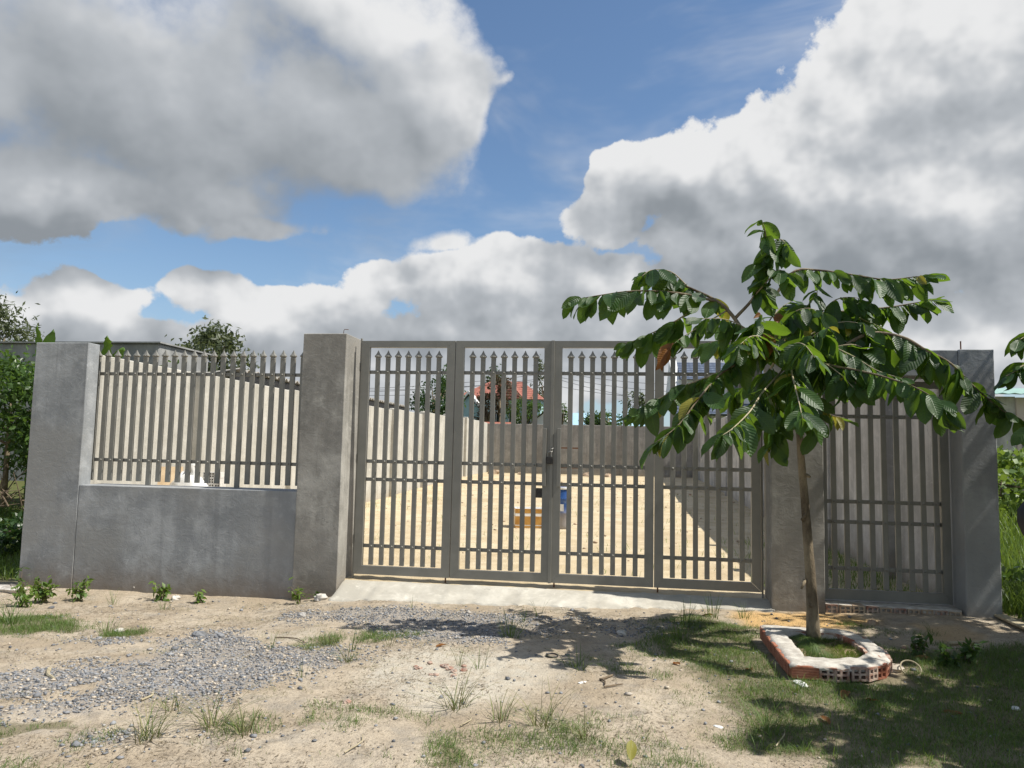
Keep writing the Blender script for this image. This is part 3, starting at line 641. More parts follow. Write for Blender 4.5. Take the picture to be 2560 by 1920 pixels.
# ---------------------------------------------------------------- bricks, planter, sill of the small gate
def hollow_brick(name, w, h, l, m_out, rows=2, cols=2, depth=.07):
    # end face with rows x cols square holes looks to -Y; length runs to +Y
    mb = MB(); wt = w * .14; hw = (w - wt * (cols + 1)) / cols; ht = h * .14; hh = (h - ht * (rows + 1)) / rows
    xs = [-w / 2]; zs = [0]
    for i in range(cols): xs += [xs[-1] + wt, xs[-1] + wt + hw]
    xs.append(w / 2)
    for i in range(rows): zs += [zs[-1] + ht, zs[-1] + ht + hh]
    zs.append(h)
    for i in range(len(xs) - 1):
        for k in range(len(zs) - 1):
            x0, x1, z0, z1 = xs[i], xs[i + 1], zs[k], zs[k + 1]
            if i % 2 == 1 and k % 2 == 1:
                mb.add([(x0, 0, z0), (x1, 0, z0), (x1, 0, z1), (x0, 0, z1), (x0, depth, z0), (x1, depth, z0), (x1, depth, z1), (x0, depth, z1)],
                       [(0, 4, 5, 1), (1, 5, 6, 2), (2, 6, 7, 3), (3, 7, 4, 0), (4, 7, 6, 5)])
            else: mb.add([(x0, 0, z0), (x1, 0, z0), (x1, 0, z1), (x0, 0, z1)], [(0, 1, 2, 3)])
    mb.add([(-w / 2, 0, 0), (w / 2, 0, 0), (w / 2, 0, h), (-w / 2, 0, h), (-w / 2, l, 0), (w / 2, l, 0), (w / 2, l, h), (-w / 2, l, h)],
           [(0, 4, 5, 1), (1, 5, 6, 2), (2, 6, 7, 3), (3, 7, 4, 0), (4, 7, 6, 5)])
    return mb.mesh(name, m_out)
def ribbed_brick(name, l, w, h, m_):
    # stretcher with fine grooves along its long face (-Y side)
    mb = MB(); n = 5; prof = []
    for i in range(n):
        z0 = h * i / n; prof += [(0.0, z0 + .002), (0.0, z0 + h / n - .004), (.004, z0 + h / n - .003), (.004, z0 + h / n - .0005)]
    V = [(x, y, z) for x in (-l / 2, l / 2) for y, z in prof]; m = len(prof)
    mb.add(V, [(i, m + i, m + i + 1, i + 1) for i in range(m - 1)])
    mb.box(-l / 2, l / 2, .0045, w, 0, h); return mb.mesh(name, m_)
ZP = 0.075
outer = [(1.205, 7.13), (1.200, 5.84), (1.48, 5.82), (1.745, 5.88), (1.90, 6.02), (1.995, 6.19), (2.035, 6.44), (2.02, 6.75), (1.955, 7.02), (1.86, 7.12), (1.60, 7.14)]
inner = [(1.40, 6.93), (1.385, 6.14), (1.52, 6.12), (1.72, 6.16), (1.80, 6.25), (1.86, 6.36), (1.875, 6.48), (1.87, 6.70), (1.83, 6.86), (1.78, 6.93), (1.60, 6.95)]
ring = thing('tree_planter', (1.6, 6.5, 0), 'low D-shaped ring of red hollow bricks capped with white mortar around the tree', 'planter')
def resample(P, n):
    P = np.array(P + [P[0]]); d = np.concatenate([[0], np.cumsum(np.hypot(*np.diff(P, axis=0).T))])
    s_ = np.linspace(0, d[-1], n, endpoint=False); return np.stack([np.interp(s_, d, P[:, 0]), np.interp(s_, d, P[:, 1])], 1)
def planter_cap():
    n = 120; pts = []
    for k in range(len(outer)):           # pairwise interpolation keeps outer and inner matched
        a, c = np.array(outer[k]), np.array(outer[(k + 1) % len(outer)]); ia, ic = np.array(inner[k]), np.array(inner[(k + 1) % len(outer)])
        m = max(3, int(np.hypot(*(c - a)) / .05))
        for j in range(m): pts.append((a + (c - a) * j / m, ia + (ic - ia) * j / m))
    m = len(pts); V = []; rows = 7
    for r in range(rows):
        for o_, i_ in pts:
            t = r / (rows - 1); p = o_ + (i_ - o_) * (-.01 + 1.0 * t); nz = fbm(p[0] * 14, p[1] * 14) - .47
            if r == 0: p = p + (o_ - i_) * (nz * .42 - .04)
            z = ZP + nz * .034 + (.012 if 0 < r < rows - 1 else -.004) - (.06 if r == rows - 1 else 0)
            V.append((p[0], p[1], float(z)))
    F = [(r * m + i, (r + 1) * m + i, (r + 1) * m + (i + 1) % m, r * m + (i + 1) % m) for r in range(rows - 1) for i in range(m)]
    V += [(o_[0] * .985 + i_[0] * .015, o_[1] * .985 + i_[1] * .015, ZP - .022) for o_, i_ in pts]
    k = rows * m; F += [(i, (i + 1) % m, k + (i + 1) % m, k + i) for i in range(m)]
    me = np_mesh('mortar_cap', V, F, M['mortar'], smooth=True); link('mortar_cap', me, ring, (-1.6, -6.5, 0))
planter_cap()
HB = [hollow_brick('brick', .118, .092, .17, M['brick_old']), hollow_brick('brick', .118, .092, .17, M['brick']), hollow_brick('brick', .118, .092, .17, M['brick_grey'])]
RB = ribbed_brick('brick', .185, .085, .088, M['brick'])
for k in range(1, len(outer)):
    a, c = np.array(outer[k]), np.array(outer[(k + 1) % len(outer)]); L = np.hypot(*(c - a)); d = (c - a) / L; n = max(1, round(L / .127))
    for j in range(n):
        if k == 1 and j < 1: continue
        p = a + d * ((j + .5) * L / n + (.045 if k == 1 else 0)); o_ = link('brick', HB[random.choice((0, 0, 0, 1))], ring, (p[0] - 1.6 + -d[1] * -.004, p[1] - 6.5, ZP - .092 + random.uniform(-.004, .004)), (0, 0, math.atan2(d[1], d[0]) + random.uniform(-.05, .05)))
o_ = link('brick', RB, ring, (1.30 - 1.6, 5.825 - 6.5, ZP - .086), (0, 0, rad(-3)))
n = 7
for j in range(n):
    y = 7.04 - (j + .5) * 1.16 / n; link('brick', RB, ring, (1.196 - 1.6, y - 6.5, ZP - .090 + random.uniform(-.004, .004)), (0, 0, rad(-90) + random.uniform(-.03, .03)), (.88, 1, 1))
me_soil = MB(); S = resample(inner, 40); me_soil.add([(x, y, .028 + .01 * math.sin(i)) for i, (x, y) in enumerate(S)] + [(1.62, 6.55, .045)], [(i, (i + 1) % 40, 40) for i in range(40)])
me_soil.build('soil', simple('planter_soil', (0.16, 0.115, 0.065), (0.30, 0.23, 0.14), 20, .95, .6, .01), ring, smooth=True)
sill = thing('gate_sill', (2.75, FY + .1, -.1), 'sill of half-buried hollow bricks under the small gate', 'sill')
x = P3[1] + .01; k = 0
while x < P4[0] - .06:
    w = .126; o_ = link('brick', HB[(0, 2, 2, 0, 2)[k % 5]], sill, (x + w / 2 - 2.75, FY + .035 - FY - .1 + random.uniform(-.01, .01), -.062 + .1 + random.uniform(-.004, .003) - .012 * (x - 2.1)), (0, 0, random.uniform(-.04, .04))); x += .134; k += 1
mb = MB(); grid_wall(mb, P3[1] + .004, P4[0] - .02, FY + .055, FY + .42, -.08, .028, b=.01, amp=.008, step=.06, seed=5); mb.build('cement_bed', M['mortar'], sill, smooth=True)

# ---------------------------------------------------------------- broad-leaved young tree
def leaf_mesh(name, curl, fold, wav, seed, m_, w=.245):
    r = random.Random(seed); nl, V, F, UV = 9, [], [], []
    for i in range(nl):
        t = i / (nl - 1); y = t
        prof = math.sin(math.pi * t ** 1.12) ** .62 if 0 < t < 1 else 0.0
        hw = w * prof + .004; z = -curl * t * t + .02 * math.sin(t * 9 + seed)
        for j, sx in enumerate((-1, -.5, 0, .5, 1)):
            V.append((sx * hw * (1 - .12 * fold), y, z + abs(sx) * hw * fold + wav * math.sin(t * 14 + j * 2 + seed) * abs(sx))); UV.append((.5 + sx * .5 * min(1, hw / w), t))
    for i in range(nl - 1):
        for j in range(4): F.append((i * 5 + j, i * 5 + j + 1, (i + 1) * 5 + j + 1, (i + 1) * 5 + j))
    me = bpy.data.meshes.new(name); me.from_pydata(V, [], F); me.materials.append(m_)
    me.polygons.foreach_set('use_smooth', [True] * len(F))
    uv = me.uv_layers.new(name='UVMap'); uv.data.foreach_set('uv', [c for l in me.loops for c in UV[l.vertex_index]])
    return me
LV = [leaf_mesh('leaf', c, f, wv_, i, M['leaf']) for i, (c, f, wv_) in enumerate([(.10, .18, .014), (.24, .30, .018), (.02, .10, .020), (.34, .35, .014), (.16, .48, .022), (-.08, .22, .016), (.45, .25, .02)])]
LY = [leaf_mesh('leaf', .15, .4, .012, 9, M['leaf_yellow']), leaf_mesh('leaf', .25, .5, .02, 10, M['leaf_yellow'])]
LB = [leaf_mesh('leaf', .45, .8, .03, 12, M['leaf_brown']), leaf_mesh('leaf', .3, 1.0, .03, 13, M['leaf_brown'])]
def smooth_path(pts, n):
    P = [Vector(q) for q in pts]; P = [P[0] * 2 - P[1]] + P + [P[-1] * 2 - P[-2]]; out = []; segs = len(P) - 3
    for i in range(n):
        s_ = i / (n - 1) * segs; k = min(int(s_), segs - 1); t = s_ - k; a, b, c, d = P[k:k + 4]
        out.append(.5 * ((2 * b) + (c - a) * t + (2 * a - 5 * b + 4 * c - d) * t * t + (3 * b - a - 3 * c + d) * t ** 3))
    return out
def branch_leaves(path, start, spacing, L0, rnd, kind='g', droop=1.0):
    # leaves alternate along a branch, drooping; returns (matrix, mesh)
    out = []; d = 0; nxt = 0; tot = sum((path[i + 1] - path[i]).length for i in range(len(path) - 1)); side = 1
    for i in range(len(path) - 1):
        seg = path[i + 1] - path[i]; l = seg.length
        while nxt <= d + l:
            s_ = nxt / tot
            if s_ >= start:
                p = path[i] + seg * ((nxt - d) / max(l, 1e-6)); t = seg.normalized(); b = t.cross(Vector((0, 0, 1)))
                b = (b.normalized() if b.length > .05 else Vector((1, 0, 0))) * side
                vert = abs(t.z) ** 2
                if vert > .35: ga = 2.4 * len(out); b = Vector((math.cos(ga), math.sin(ga), 0))
                tm = 1 - .8 * vert
                tipw = max(0, (s_ - .8) / .2)
                dv = (b * rnd.uniform(.10, .95) + t * (rnd.uniform(.15, .5) + tipw * .6) * tm + Vector((0, 0, -1)) * droop * rnd.uniform(.30, 1.35) * (1 - .45 * tipw) + Vector((rnd.gauss(0, .28), rnd.gauss(0, .28), rnd.gauss(0, .1)))).normalized()
                n0 = b * .5 + Vector((0, 0, .7)) + Vector((rnd.gauss(0, .5), rnd.gauss(0, .5) - .15, 0)); nn = (n0 - dv * dv.dot(n0)).normalized(); xx = dv.cross(nn)
                L = L0 * rnd.uniform(.45, 1.12) * (1 - .25 * tipw)
                mtx = Matrix(((xx.x * L, dv.x * L, nn.x * L, p.x), (xx.y * L, dv.y * L, nn.y * L, p.y), (xx.z * L, dv.z * L, nn.z * L, p.z), (0, 0, 0, 1)))
                q = rnd.random(); me = rnd.choice(LV)
                if kind == 'y' and q < .5 or kind == 'g' and q < .015: me = rnd.choice(LY)
                if kind == 'b' and q < .12: me = rnd.choice(LB)
                out.append((mtx, me))
            nxt += spacing * .64 * rnd.uniform(.75, 1.25) * (.8 if s_ > .7 else 1); side = -side
        d += l
    return out
def tree_from(name, base, trunk_pts, branches, label, rnd, L0, limit=300, r0=.041, tr_n=26):
    t = thing(name, base, label, 'tree')
    path = smooth_path(trunk_pts, tr_n); mb = MB(); m = len(path)
    mb.tube(path, [r0 * (1 + .45 * math.exp(-8 * i / m)) * (1 - .62 * i / m) for i in range(m)], 12, noise=.09); mb.build('trunk', M['bark'], t, smooth=True)
    allv = []
    for pts, r1, start, spacing, kind in branches:
        pa = smooth_path(pts, max(8, len(pts) * 4)); k = len(pa); mb = MB()
        mb.tube(pa, [max(.0028, r1 * (1 - .85 * i / k)) for i in range(k)], 7); bo = mb.build('branch', M['twig'] if r1 < .013 else M['bark'], t, smooth=True)
        for mt, me in branch_leaves(pa, start, spacing, L0, rnd, kind): allv.append(((mt.translation - Vector(CAM)).length, mt, me, bo))
    allv.sort(key=lambda q: q[0]); off = Matrix.Translation(-Vector(tuple(float(q) for q in base)))
    for _, mt, me, bo in allv[:limit]:
        o_ = link('leaf', me, bo); o_.matrix_local = off @ mt
    rest = allv[limit:]
    if rest: tag(joined_leaves('foliage', [(off @ mt, me) for _, mt, me, _ in rest], t), kind='stuff')
    return t
def joined_leaves(name, lst, parent):
    Vs, Fs, Us, Rs, Ms, k = [], [], [], [], [], 0; mats = [M['leaf'], M['leaf_yellow'], M['leaf_brown']]
    for mt, me in lst:
        n = len(me.vertices); co = np.empty(n * 3); me.vertices.foreach_get('co', co); co = co.reshape(-1, 3)
        A = np.array(mt); Vs.append(co @ A[:3, :3].T + A[:3, 3]); f = np.empty(len(me.loops), int); me.loops.foreach_get('vertex_index', f); Fs.append(f.reshape(-1, 4) + k); k += n
        u = np.empty(len(me.loops) * 2); me.uv_layers[0].data.foreach_get('uv', u); Us.append(u); Rs.append(np.full(n, random.random())); Ms += [mats.index(me.materials[0])] * (len(f) // 4)
    me = np_mesh(name, np.concatenate(Vs), np.concatenate(Fs), mats, {'rnd': np.concatenate(Rs)}, smooth=True)
    me.polygons.foreach_set('material_index', Ms); uv = me.uv_layers.new(name='UVMap'); uv.data.foreach_set('uv', np.concatenate(Us))
    return link(name, me, parent)
TY = 6.94
def tp(x, y, dy=0.0):            # traced point (enlarged crop coordinates) at depth TY+dy
    return Vector(onY(1380 + .5335 * x, 520 + .5335 * y, TY + dy))
trunk = [Vector(onY(2034, 1592, TY)), Vector(onY(2029, 1480, TY)), Vector(onY(2020, 1360, TY)), Vector(onY(2011, 1240, TY)), Vector(onY(2002, 1130, TY)), Vector(onY(1996, 1040, TY)), Vector(onY(1990, 950, TY)), tp(1110, 730), tp(1060, 690), tp(1000, 660)]
trunk[0].z = -.02
B = []
def br(pts, r=.011, start=.15, sp=.055, kind='g'): B.append(([tp(*q) for q in pts], r, start, sp, kind))
br([(1000, 660, 0), (920, 610, .05), (850, 510, .08), (780, 440, .10), (640, 372, .15), (500, 315, .2), (430, 300, .2)], .024, .42, .045)
br([(780, 440, .10), (600, 400, .0), (400, 388, -.08), (230, 408, -.1), (105, 430, -.1)], .013, .12, .043)
br([(700, 430, .1), (610, 510, .2), (480, 580, .28), (340, 640, .3)], .010, .25, .045)
br([(820, 480, .1), (720, 540, .0), (620, 600, -.05), (540, 660, -.1)], .008, .35, .05, 'b')
br([(640, 372, .15), (560, 300, .1), (470, 290, .05), (420, 320, 0)], .007, .2, .05)
br([(860, 515, .08), (950, 410, .06), (1005, 250, .05), (1000, 120, .02), (980, 55, 0)], .016, .28, .040)
br([(1000, 260, .05), (1040, 160, -.03), (1080, 150, -.1), (1110, 200, -.15)], .007, .2, .045)
br([(950, 410, .06), (1020, 330, -.06), (1060, 290, -.15), (1110, 310, -.2)], .007, .15, .045)
br([(1040, 420, .06), (1130, 300, .10), (1250, 292, .12), (1420, 315, .12), (1560, 335, .1), (1680, 325, .08), (1765, 315, .05)], .013, .22, .042)
br([(1060, 680, 0), (1120, 560, .15), (1250, 500, .3), (1420, 480, .4), (1580, 465, .45), (1700, 445, .45), (1800, 430, .45)], .016, .22, .045)
br([(1100, 690, 0), (1300, 680, .0), (1480, 590, -.05), (1640, 605, -.12), (1750, 665, -.2), (1870, 730, -.25), (1970, 830, -.3), (2080, 925, -.32), (2175, 990, -.34)], .019, .20, .046)
br([(1110, 700, 0), (1290, 735, -.3), (1450, 765, -.55), (1600, 805, -.8), (1740, 860, -1.0), (1880, 960, -1.15)], .014, .18, .043)
br([(1120, 720, 0), (1250, 720, -.25), (1340, 770, -.45), (1420, 850, -.6)], .009, .15, .042)
br([(1120, 720, 0), (1125, 780, -.6), (1150, 880, -1.05), (1175, 990, -1.4)], .011, .12, .040)
br([(1090, 720, 0), (960, 700, -.25), (800, 770, -.55), (690, 890, -.8), (590, 1020, -.95), (470, 1110, -1.05)], .014, .35, .046)
br([(900, 715, -.2), (760, 780, -.15), (600, 840, -.1), (480, 905, -.08), (370, 960, -.05)], .010, .2, .043)
br([(1050, 690, 0), (960, 655, -.25), (880, 690, -.4), (840, 740, -.45)], .008, .2, .043)
br([(1100, 740, 0), (990, 860, -.55), (930, 950, -.9), (850, 1030, -1.15), (790, 1070, -1.25)], .010, .22, .042)
br([(1115, 760, 0), (1060, 880, -.2), (1030, 1010, -.3), (1030, 1120, -.32)], .009, .25, .048)
br([(1125, 780, 0), (1230, 900, -.15), (1300, 965, -.2), (1370, 985, -.22)], .007, .55, .06, 'y')
br([(1060, 690, 0), (1120, 560, .1), (1170, 500, .15), (1240, 400, .2), (1230, 385, .2)], .010, .35, .05, 'y')
br([(1060, 690, 0), (1150, 620, .3), (1330, 600, .6), (1440, 640, .8)], .010, .2, .045)
br([(1060, 690, 0), (1010, 560, .25), (1060, 480, .35), (1130, 430, .4)], .010, .25, .05, 'b')
br([(1200, 690, 0), (1400, 640, -.1), (1500, 690, -.1), (1560, 740, -.05)], .008, .2, .046)
br([(1480, 600, -.05), (1620, 640, .15), (1740, 700, .25), (1840, 770, .3)], .008, .2, .046)
br([(1050, 690, 0), (930, 640, .4), (800, 620, .7), (700, 640, .95)], .010, .25, .05)
br([(1060, 680, 0), (1160, 650, -.3), (1240, 590, -.5), (1300, 560, -.65)], .008, .2, .046)
br([(1040, 680, 0), (980, 600, -.2), (960, 540, -.35), (980, 500, -.45)], .008, .2, .048, 'b')
br([(1110, 740, 0), (1180, 780, .3), (1260, 800, .6), (1330, 850, .85)], .009, .2, .048)
br([(1060, 690, 0), (1000, 780, .4), (900, 840, .8), (820, 880, 1.1)], .009, .2, .048)
br([(1080, 690, 0), (1130, 640, -.4), (1180, 640, -.8), (1230, 700, -1.1)], .009, .2, .046)
br([(1070, 690, 0), (1010, 620, -.3), (940, 600, -.6), (880, 640, -.85)], .009, .2, .046)
br([(1100, 700, 0), (1200, 660, .5), (1350, 700, .9), (1480, 760, 1.1)], .009, .2, .048)
br([(1050, 600, .1), (1120, 500, -.1), (1200, 470, -.2), (1290, 500, -.25)], .008, .2, .046)
br([(1100, 690, 0), (1200, 600, .1), (1330, 540, .1), (1440, 540, .05), (1540, 590, 0)], .010, .2, .046)
br([(1120, 700, 0), (1260, 640, -.2), (1400, 690, -.35), (1520, 760, -.45), (1640, 800, -.5)], .010, .2, .044)
br([(1000, 660, 0), (900, 560, -.1), (800, 520, -.2), (690, 520, -.25)], .009, .25, .046)
br([(1250, 500, .3), (1330, 430, .25), (1420, 420, .2), (1500, 450, .15)], .007, .15, .046)
br([(1110, 740, 0), (1190, 860, -.3), (1230, 960, -.5), (1240, 1040, -.6)], .008, .25, .046)
br([(1400, 480, .4), (1450, 520, .3), (1540, 560, .25), (1600, 620, .25)], .007, .15, .048)
rnd = random.Random(21)
tree_from('young_tree', (trunk[0].x, trunk[0].y, 0.03), trunk, B, 'young broad-leaved tree growing out of the D-shaped brick planter', rnd, .275)
tr0 = bpy.data.objects['young_tree']
for (u, v, du, dv) in ((2016, 1188, 10, 4), (2013, 1450, -10, 22), (2030, 1520, -8, -10), (2006, 1300, 9, -14)):
    a = Vector(onY(u, v, TY - .02)); e = Vector(onY(u + du, v + dv, TY - .06)); mb = MB(); mb.tube([a, a.lerp(e, .6), e], [.018, .013, .008], 8, noise=.2); mb.build('branch_stub', M['bark'], tr0, smooth=True)
# its neighbours down the street, to the right of the picture: only a few leaves reach into view, the rest gives shade
def side_tree(base, h, reach, seed, label, extra=None):
    r = random.Random(seed); bx, by = base; z0 = gzf(bx, by)
    tr = [Vector((bx, by, z0 - .03)), Vector((bx + .03, by + .02, z0 + h * .35)), Vector((bx - .02, by, z0 + h * .7)), Vector((bx + .02, by + .03, z0 + h))]; bs = []
    for k in range(44):
        k = k * 25 / 43; zz = z0 + h * (.36 + .62 * k / 25); a = k * 2.4 + r.uniform(-.3, .3); R_ = reach * (1 - .45 * abs(k / 25 - .35)) * r.uniform(.8, 1.1); p = Vector((bx, by, zz))
        e = Vector((math.cos(a), math.sin(a), 0)); bs.append(([p, p + e * R_ * .35 + Vector((0, 0, .22)), p + e * R_ * .7 + Vector((0, 0, .2)), p + e * R_ + Vector((0, 0, -.1))], .012, .15, .046, 'g'))
    for e in (extra or []): bs.append(e)
    return tree_from('young_tree', (bx, by, z0), tr, bs, label, r, .25, limit=60, tr_n=16)
ex = [([Vector((5.0, 6.9, 2.2)), Vector((4.2, 6.75, 2.55)), Vector(onY(2590, 905, 6.6)), Vector(onY(2545, 925, 6.55)), Vector(onY(2515, 940, 6.5))], .010, .45, .045, 'g'),
      ([Vector((5.0, 6.9, 2.3)), Vector((4.2, 6.75, 2.7)), Vector(onY(2600, 830, 6.6)), Vector(onY(2570, 838, 6.55)), Vector(onY(2548, 850, 6.5))], .010, .5, .045, 'g')]
side_tree((5.2, 6.95), 3.6, 1.75, 3, 'young broad-leaved tree beside the tall grass with only leaf tips in view', ex)
side_tree((3.95, 4.65), 3.3, 1.5, 5, 'young broad-leaved tree that shades the grass in front of the planter')

# ---------------------------------------------------------------- loose foliage helpers
def leaf_points(name, pts, size, mk, parent=None, seed=1, aspect=.45, up=.3, flat=False):
    r = np.random.default_rng(seed); n = len(pts); pts = np.asarray(pts)
    d = r.normal(size=(n, 3)); d[:, 2] -= .2; d /= np.linalg.norm(d, axis=1)[:, None]
    nn = r.normal(size=(n, 3)); nn[:, 2] += up * 3; nn -= d * (d * nn).sum(1)[:, None]; nn /= np.linalg.norm(nn, axis=1)[:, None]; sx = np.cross(d, nn)
    L = size * r.uniform(.6, 1.25, n)[:, None]; W = L * aspect * .5
    a = pts; m1 = pts + d * L * .45 + sx * W; m2 = pts + d * L * .45 - sx * W; mc = pts + d * L * .45 - nn * L * .06; e = pts + d * L - nn * L * .14
    V = np.stack([a, m1, mc, m2, e], 1).reshape(-1, 3); k = np.arange(n)[:, None] * 5
    F = np.concatenate([k + [0, 1, 2], k + [0, 2, 3], k + [1, 4, 2], k + [2, 4, 3]])
    if parent is not None: V = V - np.array(parent.location)
    return link(name, np_mesh(name, V, F, M[mk] if isinstance(mk, str) else mk, {'rnd': np.repeat(r.random(n), 5)}), parent)
def clump_pts(center, radii, n, clumps, seed, spread=.38, shell=.6):
    # leaves gathered in clumps spread over an ellipsoid: an uneven outline with gaps
    r = np.random.default_rng(seed); c = r.normal(size=(clumps, 3)); c /= np.linalg.norm(c, axis=1)[:, None]; c *= r.uniform(shell, 1, (clumps, 1)) ** .6
    w = r.uniform(.4, 1, clumps); i = r.choice(clumps, n, p=w / w.sum()); q = r.normal(size=(n, 3)) * spread * w[i][:, None] * .7 + c[i]
    return np.array(center) + q * np.array(radii)
def bush(name, loc, label, cat, radii, cz, n, size, mk, seed, clumps=24, trunk_r=.03, group=None, trunk=True, aspect=.45, spread=.38):
    t = thing(name, loc, label, cat, group); c = (loc[0], loc[1], cz)
    if trunk:
        mb = MB(); r = random.Random(seed); top = Vector((loc[0], loc[1], cz + radii[2] * .3))
        mb.tube([Vector(loc) + Vector((0, 0, -.05)), Vector(loc) * .5 + top * .5 + Vector((r.uniform(-.1, .1), 0, 0)), top], [trunk_r, trunk_r * .75, trunk_r * .35], 8)
        for k in range(7):
            e = Vector((c[0] + r.uniform(-1, 1) * radii[0] * .75, c[1] + r.uniform(-1, 1) * radii[1] * .75, cz + r.uniform(-.3, .8) * radii[2])); s0 = Vector(loc).lerp(top, r.uniform(.45, .9))
            mb.tube([s0, s0.lerp(e, .5) + Vector((0, 0, .05 * radii[2])), e], [trunk_r * .5, trunk_r * .35, trunk_r * .12], 6)
        mb.build('trunk', M['bark'], t, smooth=True)
    leaf_points('crown', clump_pts(c, radii, n, clumps, seed, spread), size, mk, t, seed, aspect); return t
def blades(name, x, y, z, h, lean, mk, parent=None, w=.004, seed=1, segs=2, az=None, bend=.5, kind=None):
    r = np.random.default_rng(seed); n = len(x); a = r.uniform(0, 2 * math.pi, n) if az is None else az
    ln = np.broadcast_to(lean, n) * r.uniform(.3, 1.3, n); hh = np.broadcast_to(h, n) * r.uniform(.5, 1.25, n); ww = np.broadcast_to(w, n) * r.uniform(.6, 1.2, n)
    dx, dy = np.cos(a), np.sin(a); px_, py_ = -dy, dx; rows = []
    tw = r.uniform(-.8, .8, n); px_, py_ = px_ * np.cos(tw) + dx * np.sin(tw), py_ * np.cos(tw) + dy * np.sin(tw)
    for s_ in range(segs + 1):
        t = s_ / segs; out = hh * ln * (t * (1 - bend) + t * t * bend); zz = z + hh * (t - .35 * ln * t * t); cx, cy = x + dx * out, y + dy * out
        if s_ < segs:
            wd = ww * (1 - .55 * t) / 2; rows += [np.stack([cx - px_ * wd, cy - py_ * wd, zz], 1), np.stack([cx + px_ * wd, cy + py_ * wd, zz], 1)]
        else: rows.append(np.stack([cx, cy, zz], 1))
    m = len(rows); V = np.stack(rows, 1).reshape(-1, 3); k = np.arange(n)[:, None] * m; F = []
    for s_ in range(segs - 1):
        b_ = 2 * s_; F += [k + [b_, b_ + 1, b_ + 3], k + [b_, b_ + 3, b_ + 2]]
    b_ = 2 * (segs - 1); F.append(k + [b_, b_ + 1, b_ + 2])
    if parent is not None: V = V - np.array(parent.location)
    o_ = link(name, np_mesh(name, V, np.concatenate(F), M[mk], {'rnd': np.repeat(r.random(n), m)}), parent)
    if kind: o_['kind'] = kind
    return o_

# ---------------------------------------------------------------- ground cover in front of the wall
def scatter(n, x0, x1, y0, y1, fn, seed):
    r = np.random.default_rng(seed); x = r.uniform(x0, x1, n); y = r.uniform(y0, y1, n); k = r.random(n) < fn(x, y); return x[k], y[k]
def stones(name, x, y, size, label, seed, mk='stone'):
    r = np.random.default_rng(seed); n = len(x)
    base = np.array([(1, 0, 0), (-1, 0, 0), (0, 1, 0), (0, -1, 0), (0, 0, 1), (0, 0, -1), (.6, .6, .5), (-.6, .6, .45), (.6, -.6, .5), (-.6, -.6, .45)], float)
    faces = np.array([(4, 0, 6), (4, 6, 2), (4, 2, 7), (4, 7, 1), (4, 1, 9), (4, 9, 3), (4, 3, 8), (4, 8, 0), (0, 2, 6), (2, 1, 7), (1, 3, 9), (3, 0, 8), (5, 2, 0), (5, 1, 2), (5, 3, 1), (5, 0, 3)])
    s_ = size * r.lognormal(0, .35, n); J = r.uniform(.65, 1.25, (n, 10, 3)); S_ = s_[:, None, None] * np.stack([r.uniform(.7, 1.3, n), r.uniform(.6, 1.1, n), r.uniform(.4, .8, n)], 1)[:, None, :]
    a = r.uniform(0, 6.3, n); V = base[None] * J * S_; c, s2 = np.cos(a)[:, None], np.sin(a)[:, None]
    V = np.stack([V[..., 0] * c - V[..., 1] * s2, V[..., 0] * s2 + V[..., 1] * c, V[..., 2]], -1) + np.stack([x, y, gz(x, y) + s_ * .22], 1)[:, None, :]
    F = (faces[None] + (np.arange(n) * 10)[:, None, None]).reshape(-1, 3)
    return tag(link(name, np_mesh(name, V.reshape(-1, 3), F, M[mk], {'rnd': np.repeat(r.random(n), 10)})), label, 'gravel', kind='stuff')
gfun = lambda x, y: np.clip(field(x, y, GRAVEL) * (1 - field(x, y, SANDY)) * 1.0 + (fbm(x * 3.4, y * 3.4) - .5) * 1.7 * (field(x, y, GRAVEL) > .01), 0, 1) * .95 + .010
x, y = scatter(130000, -5.5, 2.2, 2.7, 8.45, gfun, 5); stones('gravel', x, y, .0082, 'blue grey crushed gravel strewn across the sandy ground', 5)
x, y = scatter(2200, -6.5, 2.5, 2.8, 8.4, lambda x, y: .16 + .6 * field(x, y, GRAVEL), 6); stones('pebbles', x, y, .014, 'larger loose stones scattered on the sand and gravel', 6)
def gr(x, y):
    f = np.maximum(field(x, y, GRASS), .9 * sstep(2.3, 2.7, x) * (1 - sstep(6.3, 7.0, y)))
    return np.clip(f * .8 + (fbm(x * 3.3, y * 3.3) - .47) * 2.0 * (f > .01), 0, 1)
ring_in = lambda x, y: (x > 1.15) & (x < 2.07) & (y > 5.80) & (y < 7.16) & ~((x > 1.41) & (x < 1.84) & (y > 6.16) & (y < 6.92))
x, y = scatter(800000, -7.6, 5.2, 2.7, 8.3, lambda x, y: gr(x, y) * .9 * ~ring_in(x, y), 8); zb = np.where((x > 1.38) & (x < 1.88) & (y > 6.13) & (y < 6.95), .035, gz(x, y))
h = .022 + .075 * fbm(x * 1.7, y * 1.7) ** 1.5; tag(blades('grass', x, y, zb - .004, h, 1.0, 'grass', w=.0032, seed=8), 'short green grass matted over the ground in front of the planter', 'grass', kind='stuff')
x, y = scatter(110000, -7.4, 4.5, 2.7, 8.3, lambda x, y: np.clip(gr(x, y) * .35 + .03 + .55 * sstep(.50, .64, fbm(x * 2.3 + 9, y * 2.3)), 0, 1) * ~ring_in(x, y), 9)
tag(blades('dry_grass', x, y, gz(x, y) - .003, .032, 1.5, 'grass_dry', w=.0028, seed=9), 'thin dry grass sprouting through the sand', 'grass', kind='stuff')
x, y = scatter(120000, -7.4, 4.8, 2.7, 8.3, lambda x, y: .10 + .85 * sstep(.44, .60, fbm(x * 1.9 + 3, y * 1.9 + 7)), 10)
